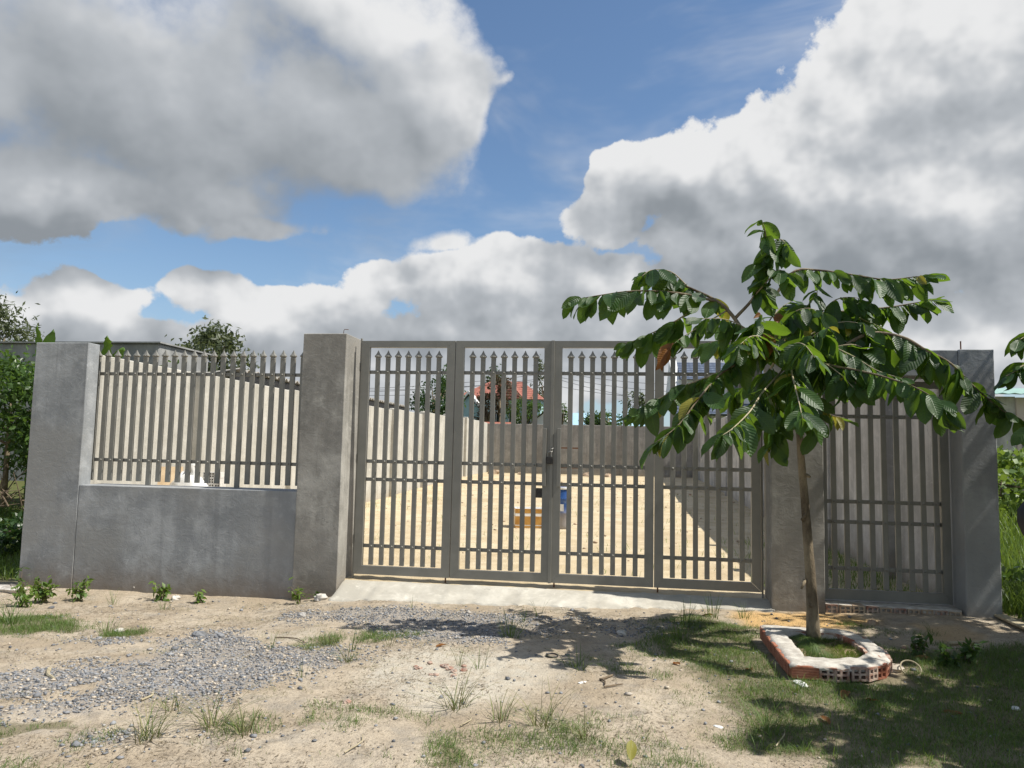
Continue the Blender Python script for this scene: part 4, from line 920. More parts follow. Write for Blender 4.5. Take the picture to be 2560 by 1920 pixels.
k = ~ring_in(x, y); x, y = x[k], y[k]
tag(blades('straw_litter', x, y, gz(x, y) + .003, .035, 14.0, 'straw', w=.0032, seed=10, bend=.1), 'dead straw and leaf litter lying on the sand', 'litter', kind='stuff') if False else None
def litter():
    r = np.random.default_rng(10); n = len(x); a = r.uniform(0, 6.3, n); l = r.uniform(.008, .05, n); w = r.uniform(.0010, .0030, n); z = gz(x, y) + .004
    d = np.stack([np.cos(a), np.sin(a), r.normal(0, .12, n)], 1); s_ = np.stack([-np.sin(a), np.cos(a), r.normal(0, .3, n)], 1); c = np.stack([x, y, z], 1)
    bend_ = s_ * (r.normal(0, .18, n) * l)[:, None]
    V = np.stack([c - d * l[:, None] / 2, c + bend_ + s_ * w[:, None], c + bend_ - s_ * w[:, None], c + d * l[:, None] / 2], 1).reshape(-1, 3); k = np.arange(n)[:, None] * 4
    me = np_mesh('straw_litter', V, np.concatenate([k + [0, 2, 1], k + [1, 2, 3]]), M['straw'], {'rnd': np.repeat(r.random(n), 4)})
    tag(link('straw_litter', me), 'dead straw and leaf litter lying on the sand', 'litter', kind='stuff')
litter()
x, y = scatter(75000, -7.6, 5.2, 2.7, 8.3, lambda x, y: np.clip(gr(x, y) - .25, 0, 1) * ~ring_in(x, y), 12)
tag(blades('long_grass', x, y, gz(x, y) - .004, .085, .9, 'grass_lush', w=.0038, seed=12, segs=3), 'longer fresh blades standing out of the matted grass', 'grass', kind='stuff')
r_ = np.random.default_rng(14); x = r_.uniform(1.40, 1.86, 3200); y = r_.uniform(6.15, 6.93, 3200)
tag(blades('planter_grass', x, y, np.full(3200, .03), .055, 1.1, 'grass', w=.004, seed=14, segs=3), 'dark grass filling the brick planter under the tree', 'grass', kind='stuff')
# single tufts one can count: (pixel of the root, height, spread, blades, kind)
TUFT = [(880, 1625, .22, .9, 16, 0), (925, 1590, .20, .8, 14, 0), (970, 1615, .18, .7, 10, 0), (1275, 1590, .24, .7, 46, 1), (1195, 1675, .22, .8, 14, 0), (1145, 1665, .20, .7, 9, 0),
        (1445, 1670, .16, 1.1, 50, 1), (1140, 1770, .26, 1.2, 30, 2), (1360, 1815, .24, 1.1, 40, 2), (1250, 1805, .18, 1.1, 26, 2), (530, 1810, .24, 1.1, 34, 2), (370, 1850, .24, 1.1, 36, 2), (610, 1835, .20, 1.0, 26, 2), (430, 1770, .15, 1.1, 18, 2),
        (755, 1690, .20, .6, 9, 0), (680, 1620, .16, .7, 12, 0), (270, 1570, .16, .9, 40, 1), (820, 1610, .13, 1.0, 34, 2), (870, 1655, .15, 1.0, 26, 2), (1030, 1520, .18, .5, 9, 0), (1345, 1540, .20, .4, 8, 0),
        (30, 1560, .26, .9, 60, 1), (1310, 1560, .18, .6, 12, 0), (1460, 1850, .16, 1.0, 28, 2), (1920, 1830, .22, .9, 44, 1), (2330, 1580, .14, .8, 10, 0), (1720, 1560, .24, .5, 34, 1), (1780, 1545, .24, .5, 30, 1), (1860, 1545, .18, .6, 24, 1),
        (770, 1480, .0, 0, 0, 0), (1700, 1600, .20, .7, 50, 1), (1990, 1730, .12, .9, 40, 1), (1570, 1665, .14, .9, 18, 0), (410, 1515, .16, .7, 20, 0), (285, 1500, .20, .6, 22, 0)]
near = [(880, 'gravel'), (0, '')]
desc = {0: 'thin wispy grass sprig', 1: 'dense dark green grass tuft', 2: 'pale splayed grass tuft with bleached stems'}
where = ['beside the gravel band below the tallest pillar', 'left of a gravel patch before the gate', 'standing alone on bare sand before the gate', 'in the tree shade before the gate, largest there', 'among the red brick shards', 'next to the red brick shards, smaller one',
         'alone at the edge of the tree shade, rosette shaped', 'spreading widest below the brick shards', 'widely splayed on the sand before the shade', 'beside the widely splayed tuft on the sand', 'at the lower edge of the gravel band', 'in the sandy patch below the gravel, tallest there',
         'below the gravel band beside a dry stalk', 'small, at the gravel band edge', 'inside the pale gravel band', 'beside a fallen dry stalk on the gravel', 'low mat on the sand before the low wall', 'matted beside the gravel below the tallest pillar', 'sparse, beside the pale gravel', 'sprouting from the cement apron edge',
         'upright at the apron in the tree shade', 'overgrown at the foot of the wide pillar', 'small one in the tree shade before the apron', 'low, near the yellow fallen leaf', 'bright, at the edge of the big lawn patch', 'sparse, on the shaded sand before the small gate', 'tall, at the apron end before the big gate', 'second tall one at the apron end', 'beside the planter corner brick',
         '', 'thick, left of the planter', 'short, in front of the planter bricks', 'small, on shaded bare sand near a twig', 'at the foot of the low wall', 'at the foot of the low wall near the wide pillar']
for i, (u, v, h, sp_, n, kd) in enumerate(TUFT):
    if n == 0: continue
    p = onZ(u, v, -.05); z = gzf(p[0], p[1]); p = onZ(u, v, z); z = gzf(p[0], p[1]); r = np.random.default_rng(100 + i)
    t = thing('grass_tuft', (p[0], p[1], z), desc[kd] + ' ' + where[i], 'grass tuft', 'grass tufts on the sand')
    rr = .012 + .0006 * n; xx = p[0] + r.normal(0, rr, n); yy = p[1] + r.normal(0, rr, n); az = np.arctan2(yy - p[1], xx - p[0]) + r.normal(0, .5, n)
    blades('blades', xx, yy, np.full(n, z - .01), h, sp_, ('grass', 'grass', 'grass_dry')[kd], t, w=.0055 if kd else .004, seed=200 + i, segs=4, az=az)
    if kd == 2: blades('green_blades', xx[::2], yy[::2], np.full(len(xx[::2]), z - .01), h * .8, sp_, 'grass', t, w=.005, seed=300 + i, segs=4)
# leafy weeds at the wall foot
for i, (u, v, h, n, lab) in enumerate([(110, 1500, .24, 200, 'leafy green weed at the foot of the wide pillar'), (195, 1498, .22, 110, 'smaller leafy weed beside the one at the wide pillar'), (405, 1494, .17, 80, 'leafy weed growing against the low wall'), (748, 1512, .17, 40, 'bright leafy weed at the foot of the tallest pillar'),
                                       (2300, 1640, .17, 60, 'leafy weed at the right edge of the planter'), (2420, 1660, .15, 70, 'low leafy weed in the dark grass beyond the planter'), (48, 1470, .30, 24, 'tall single weed stem at the pillar edge'), (790, 1508, .09, 16, 'tiny weed beside a broken stone at the tallest pillar'), (55, 1515, .26, 120, 'bushy weed left of the leafy one at the wide pillar'), (500, 1502, .12, 40, 'small weed on the low wall foot near the tallest pillar'), (2370, 1670, .14, 70, 'low leafy weed between two others in the shaded grass')]):
    p = onZ(u, v, -.2 if u < 900 else -.03); z = gzf(p[0], p[1]); t = thing('leafy_weed', (p[0], p[1], z), lab, 'weed', 'leafy weeds'); r = np.random.default_rng(500 + i)
    st = max(3, n // 10); pts = []; mb = MB()
    for k in range(st):
        a = r.uniform(0, 6.3); e = Vector((p[0] + math.cos(a) * h * r.uniform(.1, .7), p[1] + math.sin(a) * h * r.uniform(.1, .4), z + h * r.uniform(.55, 1.1))); s0 = Vector((p[0] + r.normal(0, .01), p[1] + r.normal(0, .01), z - .02))
        mb.tube([s0, s0.lerp(e, .5) + Vector((0, 0, .03)), e], [.004, .003, .0015], 5)
        for q in range(n // st): w_ = r.uniform(.3, 1.05); pts.append(np.array(s0.lerp(e, w_)) + r.normal(0, .015, 3))
    mb.build('stem', M['twig_dark'], t); leaf_points('leaves', pts, .075, 'grass_lush' if i in (0, 1, 2, 3, 8, 9) else 'foliage', t, 600 + i, .5, .8)
def flat_leaf(u, v, L, mk, rot, lab, group='fallen leaves', lift=.01, tilt=0.0):
    p = onZ(u, v, -.03); z = gzf(p[0], p[1]); p = onZ(u, v, z); z = gzf(p[0], p[1]); me = {'b': LB, 'y': LY}[mk][(u + v) % 2]
    o_ = link('fallen_leaf', me, None, (p[0], p[1], z + lift), (rad(tilt), rad(random.uniform(-12, 12)), rad(rot)), (L, L, L * .6)); tag(o_, lab, 'leaf', group)
flat_leaf(1577, 1917, .115, 'y', 5, 'single yellow leaf lying on the sand apart from the others', lift=.035, tilt=42)
for (u, v, L, rot, lab) in [(2010, 1690, .15, 80, 'tan fallen leaf against the planter front brick'), (2200, 1760, .12, 30, 'brown fallen leaf standing in the grass before the planter'), (2410, 1790, .20, 100, 'large tan fallen leaf in the dark grass'), (2330, 1650, .18, 95, 'pale dry leaf in the grass beyond the planter'), (2050, 1795, .10, 200, 'small brown leaf on the thin grass'), (1700, 1665, .09, 30, 'small rusty leaf near the shaded grass edge'),
                            (1785, 1540, .12, 70, 'brown leaf in the tall grass at the apron end'), (1116, 1615, .10, 120, 'curled tan leaf on the pale sand before the gate'), (1880, 1680, .11, 10, 'dry leaf beside the planter long side'), (2120, 1735, .13, 150, 'brown leaf right before the planter in thin grass')]: flat_leaf(u, v, L, 'b', rot, lab)
def twig(u0, v0, u1, v1, r_, mk, lab, name='fallen_twig', kink=.03, z=.012):
    a, b_ = onZ(u0, v0, -.04), onZ(u1, v1, -.04); m = (a + b_) / 2 + np.array([kink, kink, 0])
    P = [Vector((q[0], q[1], gzf(q[0], q[1]) + z)) for q in (a, m, b_)]; mb = MB(); o = P[0].copy(); mb.tube([q - o for q in smooth_path(P, 7)], [r_, r_ * .95, r_ * .9, r_ * .85, r_ * .8, r_ * .7, r_ * .55], 7)
    tag(link(name, mb.mesh(name, M[mk]), None, o), lab, 'twig', 'fallen twigs')
twig(1500, 1712, 1532, 1700, .009, 'twig_dark', 'short dark twig in the tree shade'); twig(1505, 1712, 1512, 1728, .008, 'twig_dark', 'dark twig crossing another in the tree shade', kink=.01)
twig(1510, 1735, 1558, 1727, .006, 'twig_dark', 'thin dark twig below the crossed ones'); twig(688, 1582, 765, 1598, .005, 'twig_dark', 'long thin dry stalk on the gravel edge')
twig(352, 1770, 372, 1757, .007, 'twig', 'pale dry stalk at the lower gravel edge'); twig(860, 1910, 905, 1870, .004, 'twig', 'long pale straw stalk on the sand'); twig(1150, 1835, 1172, 1812, .004, 'twig', 'short pale straw stalk on the sand'); twig(1940, 1880, 1960, 1840, .004, 'twig', 'bent straw stalk in the thin grass')
twig(122, 1690, 133, 1718, .015, 'twig', 'thick bleached stick lying on the dark gravel', kink=-.015)
twig(2370, 1612, 2470, 1604, .016, 'twig', 'pale stick on the shaded sand before the end pillar', kink=.05)
# rubble
def rock(u, v, s, mk, lab, seed, name='broken_stone', cat='stone', sc=(1, 1, .6), z=-.05):
    p = onZ(u, v, z); zz = gzf(p[0], p[1]); p = onZ(u, v, zz); r = random.Random(seed); mb = MB(); n, m = 9, 6; V = []
    for j in range(m):
        a = math.pi * (j + .02) / (m - 1 + .04)
        for i in range(n):
            q = 2 * math.pi * i / n; k = s * r.uniform(.75, 1.2); V.append((math.sin(a) * math.cos(q) * k * sc[0], math.sin(a) * math.sin(q) * k * sc[1], math.cos(a) * k * sc[2] + s * sc[2] * .35))
    F = [(j * n + i, (j + 1) * n + i, (j + 1) * n + (i + 1) % n, j * n + (i + 1) % n) for j in range(m - 1) for i in range(n)] + [tuple(range(n)), tuple((m - 1) * n + i for i in reversed(range(n)))]
    mb.add(V, F); o_ = link(name, mb.mesh(name, M[mk]), None, (p[0], p[1], gzf(p[0], p[1])), (0, 0, r.uniform(0, 6))); return tag(o_, lab, cat, 'loose rubble')
rock(803, 1500, .085, 'mortar', 'pale broken mortar lump at the foot of the tallest pillar', 1, z=-.15); rock(753, 1543, .045, 'stone', 'grey stone lying on the gravel below the tallest pillar', 2); rock(498, 1582, .06, 'stone', 'largest grey stone on the upper gravel edge', 3); rock(550, 1588, .045, 'stone', 'dark flat stone on the upper gravel edge', 4)
rock(1180, 1575, .05, 'stone', 'dark stone in the tree shade', 5); rock(1555, 1585, .05, 'mortar', 'pale stone in the tree shade near the grass', 6); rock(345, 1480, .07, 'mortar', 'sandy mortar lump along the low wall', 7, z=-.2); rock(440, 1497, .06, 'mortar', 'flat mortar lump at the low wall foot', 8, z=-.2)
rock(25, 1480, .16, 'mortar', 'long pale stone at the foot of the wide pillar', 9, sc=(1.6, .6, .4), z=-.2); rock(2240, 1680, .06, 'stone', 'grey stone at the planter curve', 10); rock(2180, 1560, .05, 'brick_grey', 'brown stone on the sand before the small gate', 11); rock(300, 1572, .05, 'mortar', 'whitish flat stone beside the low grass mat', 12)
for i, (u, v, s) in enumerate([(1075, 1658, .028), (1045, 1672, .03), (1040, 1666, .018), (1115, 1668, .04), (1125, 1674, .035), (1135, 1680, .03), (1160, 1678, .03), (1090, 1690, .03), (1078, 1690, .022), (1135, 1690, .026), (1160, 1668, .025), (870, 1755, .03), (1105, 1664, .02), (2260, 1622, .03)]):
    rock(u, v, s * .9, 'brick_old', ('red brick shard lying on the pale sand' if i not in (11, 13) else ('lone red brick shard on the sand below the gravel' if i == 11 else 'red brick shard at the planter curve')), 40 + i, 'brick_shard', 'brick shard', (1.2, .8, .5))
M['white'] = simple('white_plastic', (0.66, 0.66, 0.64), (0.78, 0.78, 0.76), 9, .5, .2, .003)
rock(1456, 1705, .03, 'white', 'small crumpled white plastic scrap in the tree shade', 61, 'plastic_scrap', 'litter', (1.2, .5, .3)); rock(2003, 1713, .06, 'white', 'flat white plastic scrap in front of the planter', 62, 'plastic_scrap', 'litter', (1.3, .7, .2)); rock(1795, 1817, .03, 'white', 'small torn whitish paper on the thin grass', 63, 'paper_scrap', 'litter', (1, .6, .25)); rock(2540, 1775, .03, 'white', 'tiny white scrap in the dark shaded grass', 64, 'paper_scrap', 'litter', (1, .8, .5))
def loop_thing(u, v, R_, r_, mk, lab, name, tilt):
    p = onZ(u, v, 0); z = gzf(p[0], p[1]); mb = MB(); mb.tube([(R_ * math.cos(a), R_ * math.sin(a), 0) for a in np.linspace(0, 2 * math.pi, 25)], r_, 7)
    tag(link(name, mb.mesh(name, M[mk]), None, (p[0], p[1], z + r_ + R_ * math.sin(rad(tilt)) * .8), (rad(tilt), 0, 0)), lab, 'ring')
loop_thing(1380, 1629, .045, .007, 'dark_metal', 'small dark rubber ring lying on the shaded sand', 'rubber_ring', 4)
loop_thing(2277, 1677, .07, .005, 'twig', 'pale wire ring half buried in the grass at the planter curve', 'wire_ring', 38)

# ---------------------------------------------------------------- things in the yard
M['foam'] = simple('white_foam', (0.72, 0.71, 0.68), (0.82, 0.81, 0.79), 12, .8, .2, .003)
M['tape'] = simple('brown_tape', (0.36, 0.17, 0.03), (0.50, 0.27, 0.06), 7, .28, .25, .004, spec=.6)
p = onZ(1322, 1318, .03); zb_ = gzf(p[0], p[1])
t = thing('foam_box', (p[0], p[1] + .1, zb_), 'white foam box wrapped in brown tape on the sand behind the gate', 'box'); t.rotation_euler = (0, 0, rad(12))
mb = MB(); w, d_, h_ = .31, .22, .40
for x0, x1, y0, y1 in ((-w, w, -d_, -d_ + .035), (-w, w, d_ - .035, d_), (-w, -w + .035, -d_ + .036, d_ - .036), (w - .035, w, -d_ + .036, d_ - .036)): mb.bbox(x0, x1, y0, y1, 0, h_, .006)
mb.box(-w + .03, w - .03, -d_ + .03, d_ - .03, .004, .04); link('box_body', mb.mesh('box_body', M['foam']), t)
for z0, z1 in ((.012, .055), (.075, .245), (.305, h_ - .004)):
    mb = MB(); e = .003
    mb.box(-w - e, w + e, -d_ - e, -d_ - .0005, z0, z1); mb.box(-w - e, w + e, d_ + .0005, d_ + e, z0, z1); mb.box(-w - e, -w - .0005, -d_ - .0004, d_ + .0004, z0, z1); mb.box(w + .0005, w + e, -d_ - .0004, d_ + .0004, z0, z1)
    link('tape_band', mb.mesh('tape_band', M['tape']), t)
def barrel_mat():
    m, T, b = mat('blue_barrel_plastic'); P = obj(T); sp = T.new('ShaderNodeSeparateXYZ'); T.l.new(P, sp.inputs[0]); n = T.noise(P, 6, 5)
    c = T.mix(T.ss(n, .35, .7), (0.012, 0.055, 0.21), (0.03, 0.10, 0.30))
    c = T.mix(T.ss(T.m('ADD', sp.outputs[2], T.m('MULTIPLY', n, .25)), .30, .62, .85, 0.0), c, (0.33, 0.30, 0.27)); c = T.mix(T.ss(n, .55, .75, 0, .3), c, (0.4, 0.42, 0.42))  # turns greyish towards the bottom, with paler blotches
    T.put(b.inputs['Base Color'], c); b.inputs['Roughness'].default_value = .38; return m
p = onZ(1403, 1322, .03); t = thing('plastic_barrel', (p[0], p[1] + .17, gzf(p[0], p[1] + .17)), 'blue plastic barrel with a greyish lower half standing on the sand', 'barrel')
mb = MB(); mb.lathe([(.24, 0), (.262, .02), (.268, .10), (.272, .30), (.280, .31), (.280, .335), (.272, .345), (.272, .58), (.280, .59), (.280, .615), (.272, .625), (.262, .72), (.235, .775), (.235, .79), (.262, .80), (.262, .83), (.235, .84), (.225, .84), (.225, .82), (.01, .815)], 28)
mb.v = [(a * .68, b * .68, c) for a, b, c in mb.v]; link('body', mb.mesh('body', barrel_mat(), smooth=True), t)
mb = MB(); mb.lathe([(.268, .794), (.274, .80), (.274, .832), (.268, .838), (.262, .838), (.262, .794)], 28, cap=False); mb.v = [(a * .68, b * .68, c) for a, b, c in mb.v]; link('lid_ring', mb.mesh('lid_ring', M['white'], smooth=True), t)
mb = MB(); mb.box(-.035, .045, -.1905, -.187, .36, .50); link('paper_label', mb.mesh('paper_label', M['white']), t)
p = onY(1425, 1180, 37.6); z = gzf(p[0], 37.6); t = thing('iron_trestle', (p[0], 37.6, z), 'rusty iron trestle against the back wall', 'trestle')
for x in (-.55, .45):
    for y in (-.25, .25):
        mb = MB(); mb.tube([(x * 1.05, y * 1.1, 0), (x, y, 1.3)], .03, 6); link('leg', mb.mesh('leg', M['rust']), t)
for y in (-.25, .25): mb = MB(); mb.box(-.65, .55, y - .03, y + .03, 1.3, 1.36); link('top_bar', mb.mesh('top_bar', M['rust']), t)
mb = MB(); mb.box(-.55, .45, -.27, -.22, .35, .40); link('stretcher', mb.mesh('stretcher', M['rust']), t)
for i, (u, v, s) in enumerate([(1235, 1182, .28), (1300, 1190, .16), (1470, 1186, .25), (1520, 1186, .22)]):
    p = onY(u, v, 37.0); t = rock(u, v, s, 'brick_grey', ['heap of rubble at the foot of the back wall corner', 'small rubble lump by the back wall', 'rubble beside the rusty trestle', 'dark rubble lump right of the trestle'][i], 80 + i, 'rubble_heap', 'rubble', (1.3, .8, .55), z=.45)
    t.location = (p[0], 37.0, gzf(p[0], 37.0))
# building materials behind the low wall
t = thing('hollow_brick_stack', (-6.15, 10.9, .02), 'stack of pale hollow bricks behind the low wall', 'bricks')
WB = hollow_brick('brick', .092, .085, .18, M['block'])
for r_ in range(13):
    for c_ in range(3): link('brick', WB, t, (-.10 + c_ * .096 + random.uniform(-.004, .004), 0, r_ * .0865), (0, 0, random.uniform(-.03, .03)))
def sack(loc, lab):
    t = thing('white_sack', loc, lab, 'sack'); mb = MB(); n, m = 22, 16; r = random.Random(4)
    for j in range(m):
        a = math.pi * j / (m - 1)
        for i in range(n):
            q = 2 * math.pi * i / n; k = 1 + .22 * (fbm(math.cos(q) * 2 + 5, j * .55 + math.sin(q) * 2) - .5) * 2
            mb.v.append((math.sin(a) ** .7 * math.cos(q) * .34 * k, math.sin(a) ** .7 * math.sin(q) * .24 * k, .56 - math.cos(a) * -.56 * k))
    for j in range(m - 1):
        for i in range(n): mb.f.append((j * n + i, (j + 1) * n + i, (j + 1) * n + (i + 1) % n, j * n + (i + 1) % n)); mb.mi.append(0)
    link('bag', mb.mesh('bag', M['white'], smooth=True), t)
    mb = MB(); mb.tube([(0.03, 0, 1.08), (.06, 0, 1.16), (.03, -.02, 1.24), (.09, .01, 1.29)], [.05, .03, .045, .02], 9, noise=.3); link('tied_neck', mb.mesh('tied_neck', M['white'], smooth=True), t)
sack((-6.42, 10.75, 0), 'bulging white sack behind the low wall beside the hollow bricks')
t = thing('plywood_board', (-6.74, 10.75, .02), 'pale plywood board leaning on the sunlit wall behind the sack', 'board'); mb = MB(); mb.box(-.02, .0, -.25, .25, 0, 1.2); o_ = link('board', mb.mesh('board', simple('plywood', (0.45, 0.33, 0.20), (0.58, 0.45, 0.29), 5, .7, .1)), t); o_.rotation_euler = (0, rad(-6), rad(-35))
# grass inside the yard
x, y = scatter(9000, .2, 3.4, 9.2, 14.5, lambda x, y: np.clip(sstep(1.0, 3.2, x + (fbm(x * 2, y * 2) - .5) * 2.5 - (y - 9) * .12), 0, 1) * .8, 31)
tag(blades('yard_grass', x, y, gz(x, y) - .005, .17, .7, 'grass_lush', w=.008, seed=31), 'rough green grass growing along the shaded yard wall behind the gate', 'grass', kind='stuff')
x, y = scatter(2600, -6.7, 3.4, 9.1, 34, lambda x, y: .05 + .3 * sstep(.5, .62, fbm(x * 1.4, y * .7)), 35); stones('sand_clods', x, y, .022, 'clods and crumbs of soil on the yellow sand of the yard', 35, 'brick_grey')
x, y = scatter(5200, -6.8, 3.2, 9.2, 26, lambda x, y: .8 * sstep(.54, .64, fbm(x * 1.1 + 4, y * 1.1)) + .03 + .4 * (x < -6.3), 33)
tag(blades('sparse_weeds', x, y, gz(x, y) - .005, .13, .9, 'grass_lush', w=.009, seed=33), 'sparse weeds sprouting from the yellow sand of the yard', 'weeds', kind='stuff')

# ---------------------------------------------------------------- over the left wall
t = thing('concrete_building', (-15, 18, .3), 'flat-roofed grey concrete building behind the pale boundary wall', 'building')
mb = MB(); mb.bbox(-21.5, -11.80, 18.0, 20.4, .3, 4.13, .03); mb.build('wall', M['conc_far'], t)
mb = MB(); mb.box(-21.6, -11.72, 17.92, 20.48, 4.132, 4.17); mb.build('roof_slab', M['conc_far'], t)
for y in (18.55, 19.15, 19.75): mb = MB(); mb.box(-11.83, -11.795, y, y + .12, 3.15, 3.55); mb.build('vent_slot', M['dark_metal'], t)
for x_ in (-13.6, -12.9, -12.3): mb = MB(); mb.box(x_, x_ + .06, 17.985, 18.01, 3.1, 3.4); mb.build('vent_slot', M['dark_metal'], t)
M['sheet'] = simple('weathered_roof_sheet', (0.30, 0.28, 0.25), (0.44, 0.42, 0.38), 3, .8, .2, .004)
t = thing('lean_to_shed', (-7.3, 18, 2.6), 'dark lean-to with weathered corrugated roof above the pale boundary wall', 'shed')
def corrugated(x0, z0, x1, z1, y0, y1, amp=.03, per=.18, mk='sheet', parent=None, name='roof_sheet'):
    n = int((y1 - y0) / per * 6); V = []
    for i in range(n + 1):
        y = y0 + (y1 - y0) * i / n; dz = amp * math.sin(2 * math.pi * (y - y0) / per)
        V += [(x0, y, z0 + dz), (x1, y, z1 + dz), (x1, y, z1 + dz - .012), (x0, y, z0 + dz - .012)]
    F = []
    for i in range(n):
        a = 4 * i
        for j in range(4): F.append((a + j, a + (j + 1) % 4, a + 4 + (j + 1) % 4, a + 4 + j))
    mb = MB(); mb.add(V, F); mb.build(name, M[mk] if isinstance(mk, str) else mk, parent, smooth=False)
for k in range(9):
    y0 = 13.2 + k * 1.28; corrugated(-7.03, 2.97, -9.6, 2.62, y0, y0 + 1.30, parent=t, name='roof_sheet')
mb = MB(); mb.box(-7.14, -7.08, 13.2, 24.7, 2.75, 2.90); mb.build('fascia_beam', M['dark_metal'], t)
for y in (13.4, 17.2, 21.0, 24.4): mb = MB(); mb.box(-7.16, -7.06, y, y + .1, .3, 2.76); mb.build('post', M['dark_metal'], t)
bush('shrub', (-10.25, 11.6, .5), 'dense glossy green shrub beside the wide pillar', 'shrub', (1.3, .95, .95), 2.05, 9000, .115, 'foliage', 11, 70, .05, aspect=.5, spread=.30)
bush('shrub', (-9.15, 10.35, -.1), 'low dark leafy shrub at the foot of the wide pillar', 'shrub', (.55, .5, .28), .12, 900, .11, 'foliage_dark', 13, 18, .015, aspect=.6)
t = thing('brush_pile', (-10.0, 11.1, .35), 'tangle of dead branches under the glossy shrub', 'branches'); r = random.Random(9)
for k in range(60):
    a = Vector((-10 + r.uniform(-.9, .7), 11.0 + r.uniform(-.4, .5), .45 + r.uniform(0, .3))); e = a + Vector((r.uniform(-.6, .6), r.uniform(-.3, .3), r.uniform(-.1, .65))); mb = MB() if k == 0 else mb
    mb.tube([a, a.lerp(e, .5) + Vector((r.uniform(-.1, .1), 0, r.uniform(-.05, .1))), e], [.012, .009, .004], 5)
mb.build('dead_branches', M['twig_dark'], t)
x, y = scatter(9000, -11.5, -7.7, 8.9, 12.0, lambda x, y: .9, 41); tag(blades('side_grass', x, y, gz(x, y) - .01, .20, .8, 'grass_lush', w=.010, seed=41, segs=3), 'bright rough grass on the bank beside the wide pillar', 'grass', kind='stuff')
def banana(loc, lvs, lab):
    t = thing('banana_plant', loc, lab, 'banana'); mb = MB(); mb.tube([Vector(loc), Vector(loc) + Vector((0, 0, 1.6)), Vector(loc) + Vector((.02, 0, 2.3))], [.11, .09, .06], 10); mb.build('stem', M['foliage'] if False else M['banana'], t, smooth=True)
    for (tip, w, tear) in lvs:
        a = Vector(loc) + Vector((0, 0, 2.2)); e = Vector(tip); r = random.Random(int(tip[0] * 100)); n = 16; V, F = [], []; mid = a.lerp(e, .5) + Vector((0, 0, .35)); s_ = Vector((w, .25 * abs(w), 0))
        for i in range(n):
            u = i / (n - 1); p = a * (1 - u) ** 2 + mid * 2 * u * (1 - u) + e * u * u; ww = math.sin(math.pi * min(1, .08 + u * .92)) ** .6 * (1 if u < .97 else .2)
            j1 = 1 - tear * r.random(); j2 = 1 - tear * r.random(); V += [p - s_ * ww * j1 + Vector((0, 0, -.06)), p, p + s_ * ww * j2 + Vector((0, 0, -.06))]
            if i: k = 3 * i; F += [(k - 3, k - 2, k + 1, k), (k - 2, k - 1, k + 2, k + 1)]
        mb = MB(); mb.add(V, F); mb.build('leaf', M['banana'], t, smooth=True)
banana((-10.6, 12.6, .5), [(tuple(onY(93, 808, 12.4)), .07, .5), (tuple(onY(134, 822, 12.6)), .12, .15), (tuple(onY(40, 930, 12.2)), .18, .3), (tuple(onY(30, 990, 12.0)), .25, .2), (tuple(onY(78, 950, 12.1)), .2, .2)], 'banana plant whose leaf tips rise above the wide pillar')
banana((-9.7, 13.2, .5), [(tuple(onY(268, 836, 13.0)), .13, .6), (tuple(onY(310, 868, 13.2)), .13, .3), (tuple(onY(330, 905, 13.4)), .2, .4), (tuple(onY(225, 870, 13.4)), .2, .3)], 'banana plant behind the pale wall next to the spiked fence')
bush('tree', (-17.2, 30, .5), 'round grey-green tree above the spiked fence panel', 'tree', (1.5, 1.5, 1.55), 4.75, 3600, .26, 'foliage_grey', 17, 36, .14)
bush('tree', (-27.8, 30, .5), 'grey-green eucalyptus rising at the left of the wide pillar', 'tree', (1.7, 1.7, 2.0), 5.7, 3600, .30, 'foliage_grey', 19, 40, .16, aspect=.32)
bush('shrub', (-9.4, 14.6, .5), 'thin shrub poking over the pale boundary wall', 'shrub', (.5, .5, .5), 2.85, 240, .14, 'foliage', 20, 10, .02)
# ---------------------------------------------------------------- beyond the back wall
def tiles(name, c1, c2, sc):
    m, T, b = mat(name); P = geo(T); w = T.new('ShaderNodeTexWave', wave_type='BANDS', bands_direction='Z'); T.put(w.inputs['Vector'], P); w.inputs['Scale'].default_value = sc; w.inputs['Distortion'].default_value = 1.0
    w2 = T.new('ShaderNodeTexWave', wave_type='BANDS', bands_direction='X'); T.put(w2.inputs['Vector'], P); w2.inputs['Scale'].default_value = sc * .7
    T.put(b.inputs['Base Color'], T.mix(T.m('MULTIPLY', w.outputs['Fac'], T.m('ADD', .5, T.m('MULTIPLY', w2.outputs['Fac'], .5))), c1, c2)); b.inputs['Roughness'].default_value = .6; bump(T, b, w.outputs['Fac'], .6, .03); return m
M['red_tile'] = tiles('red_roof_tile', (0.26, 0.085, 0.055), (0.40, 0.16, 0.11), 1.6); M['blue_tile'] = tiles('blue_roof_tile', (0.03, 0.045, 0.08), (0.12, 0.15, 0.21), 1.4)
M['teal'] = simple('pale_teal_plaster', (0.34, 0.50, 0.52), (0.42, 0.58, 0.60), 2, .8, .1); M['cream'] = simple('off_white_plaster', (0.60, 0.60, 0.58), (0.70, 0.70, 0.68), 2, .8, .1); M['glass'] = simple('dark_window_glass', (0.02, 0.03, 0.035), (0.04, 0.055, 0.06), 3, .1, 0, spec=.8)
M['trim'] = simple('white_trim', (0.66, 0.67, 0.66), (0.75, 0.75, 0.74), 4, .7, .05)
def hip(mb, x0, x1, y0, y1, z0, z1, inset): mb.add([(x0, y0, z0), (x1, y0, z0), (x1, y1, z0), (x0, y1, z0), (x0 + inset, (y0 + y1) / 2, z1), (x1 - inset, (y0 + y1) / 2, z1)], [(0, 1, 5, 4), (1, 2, 5), (2, 3, 4, 5), (3, 0, 4), (0, 3, 2, 1)]); return mb
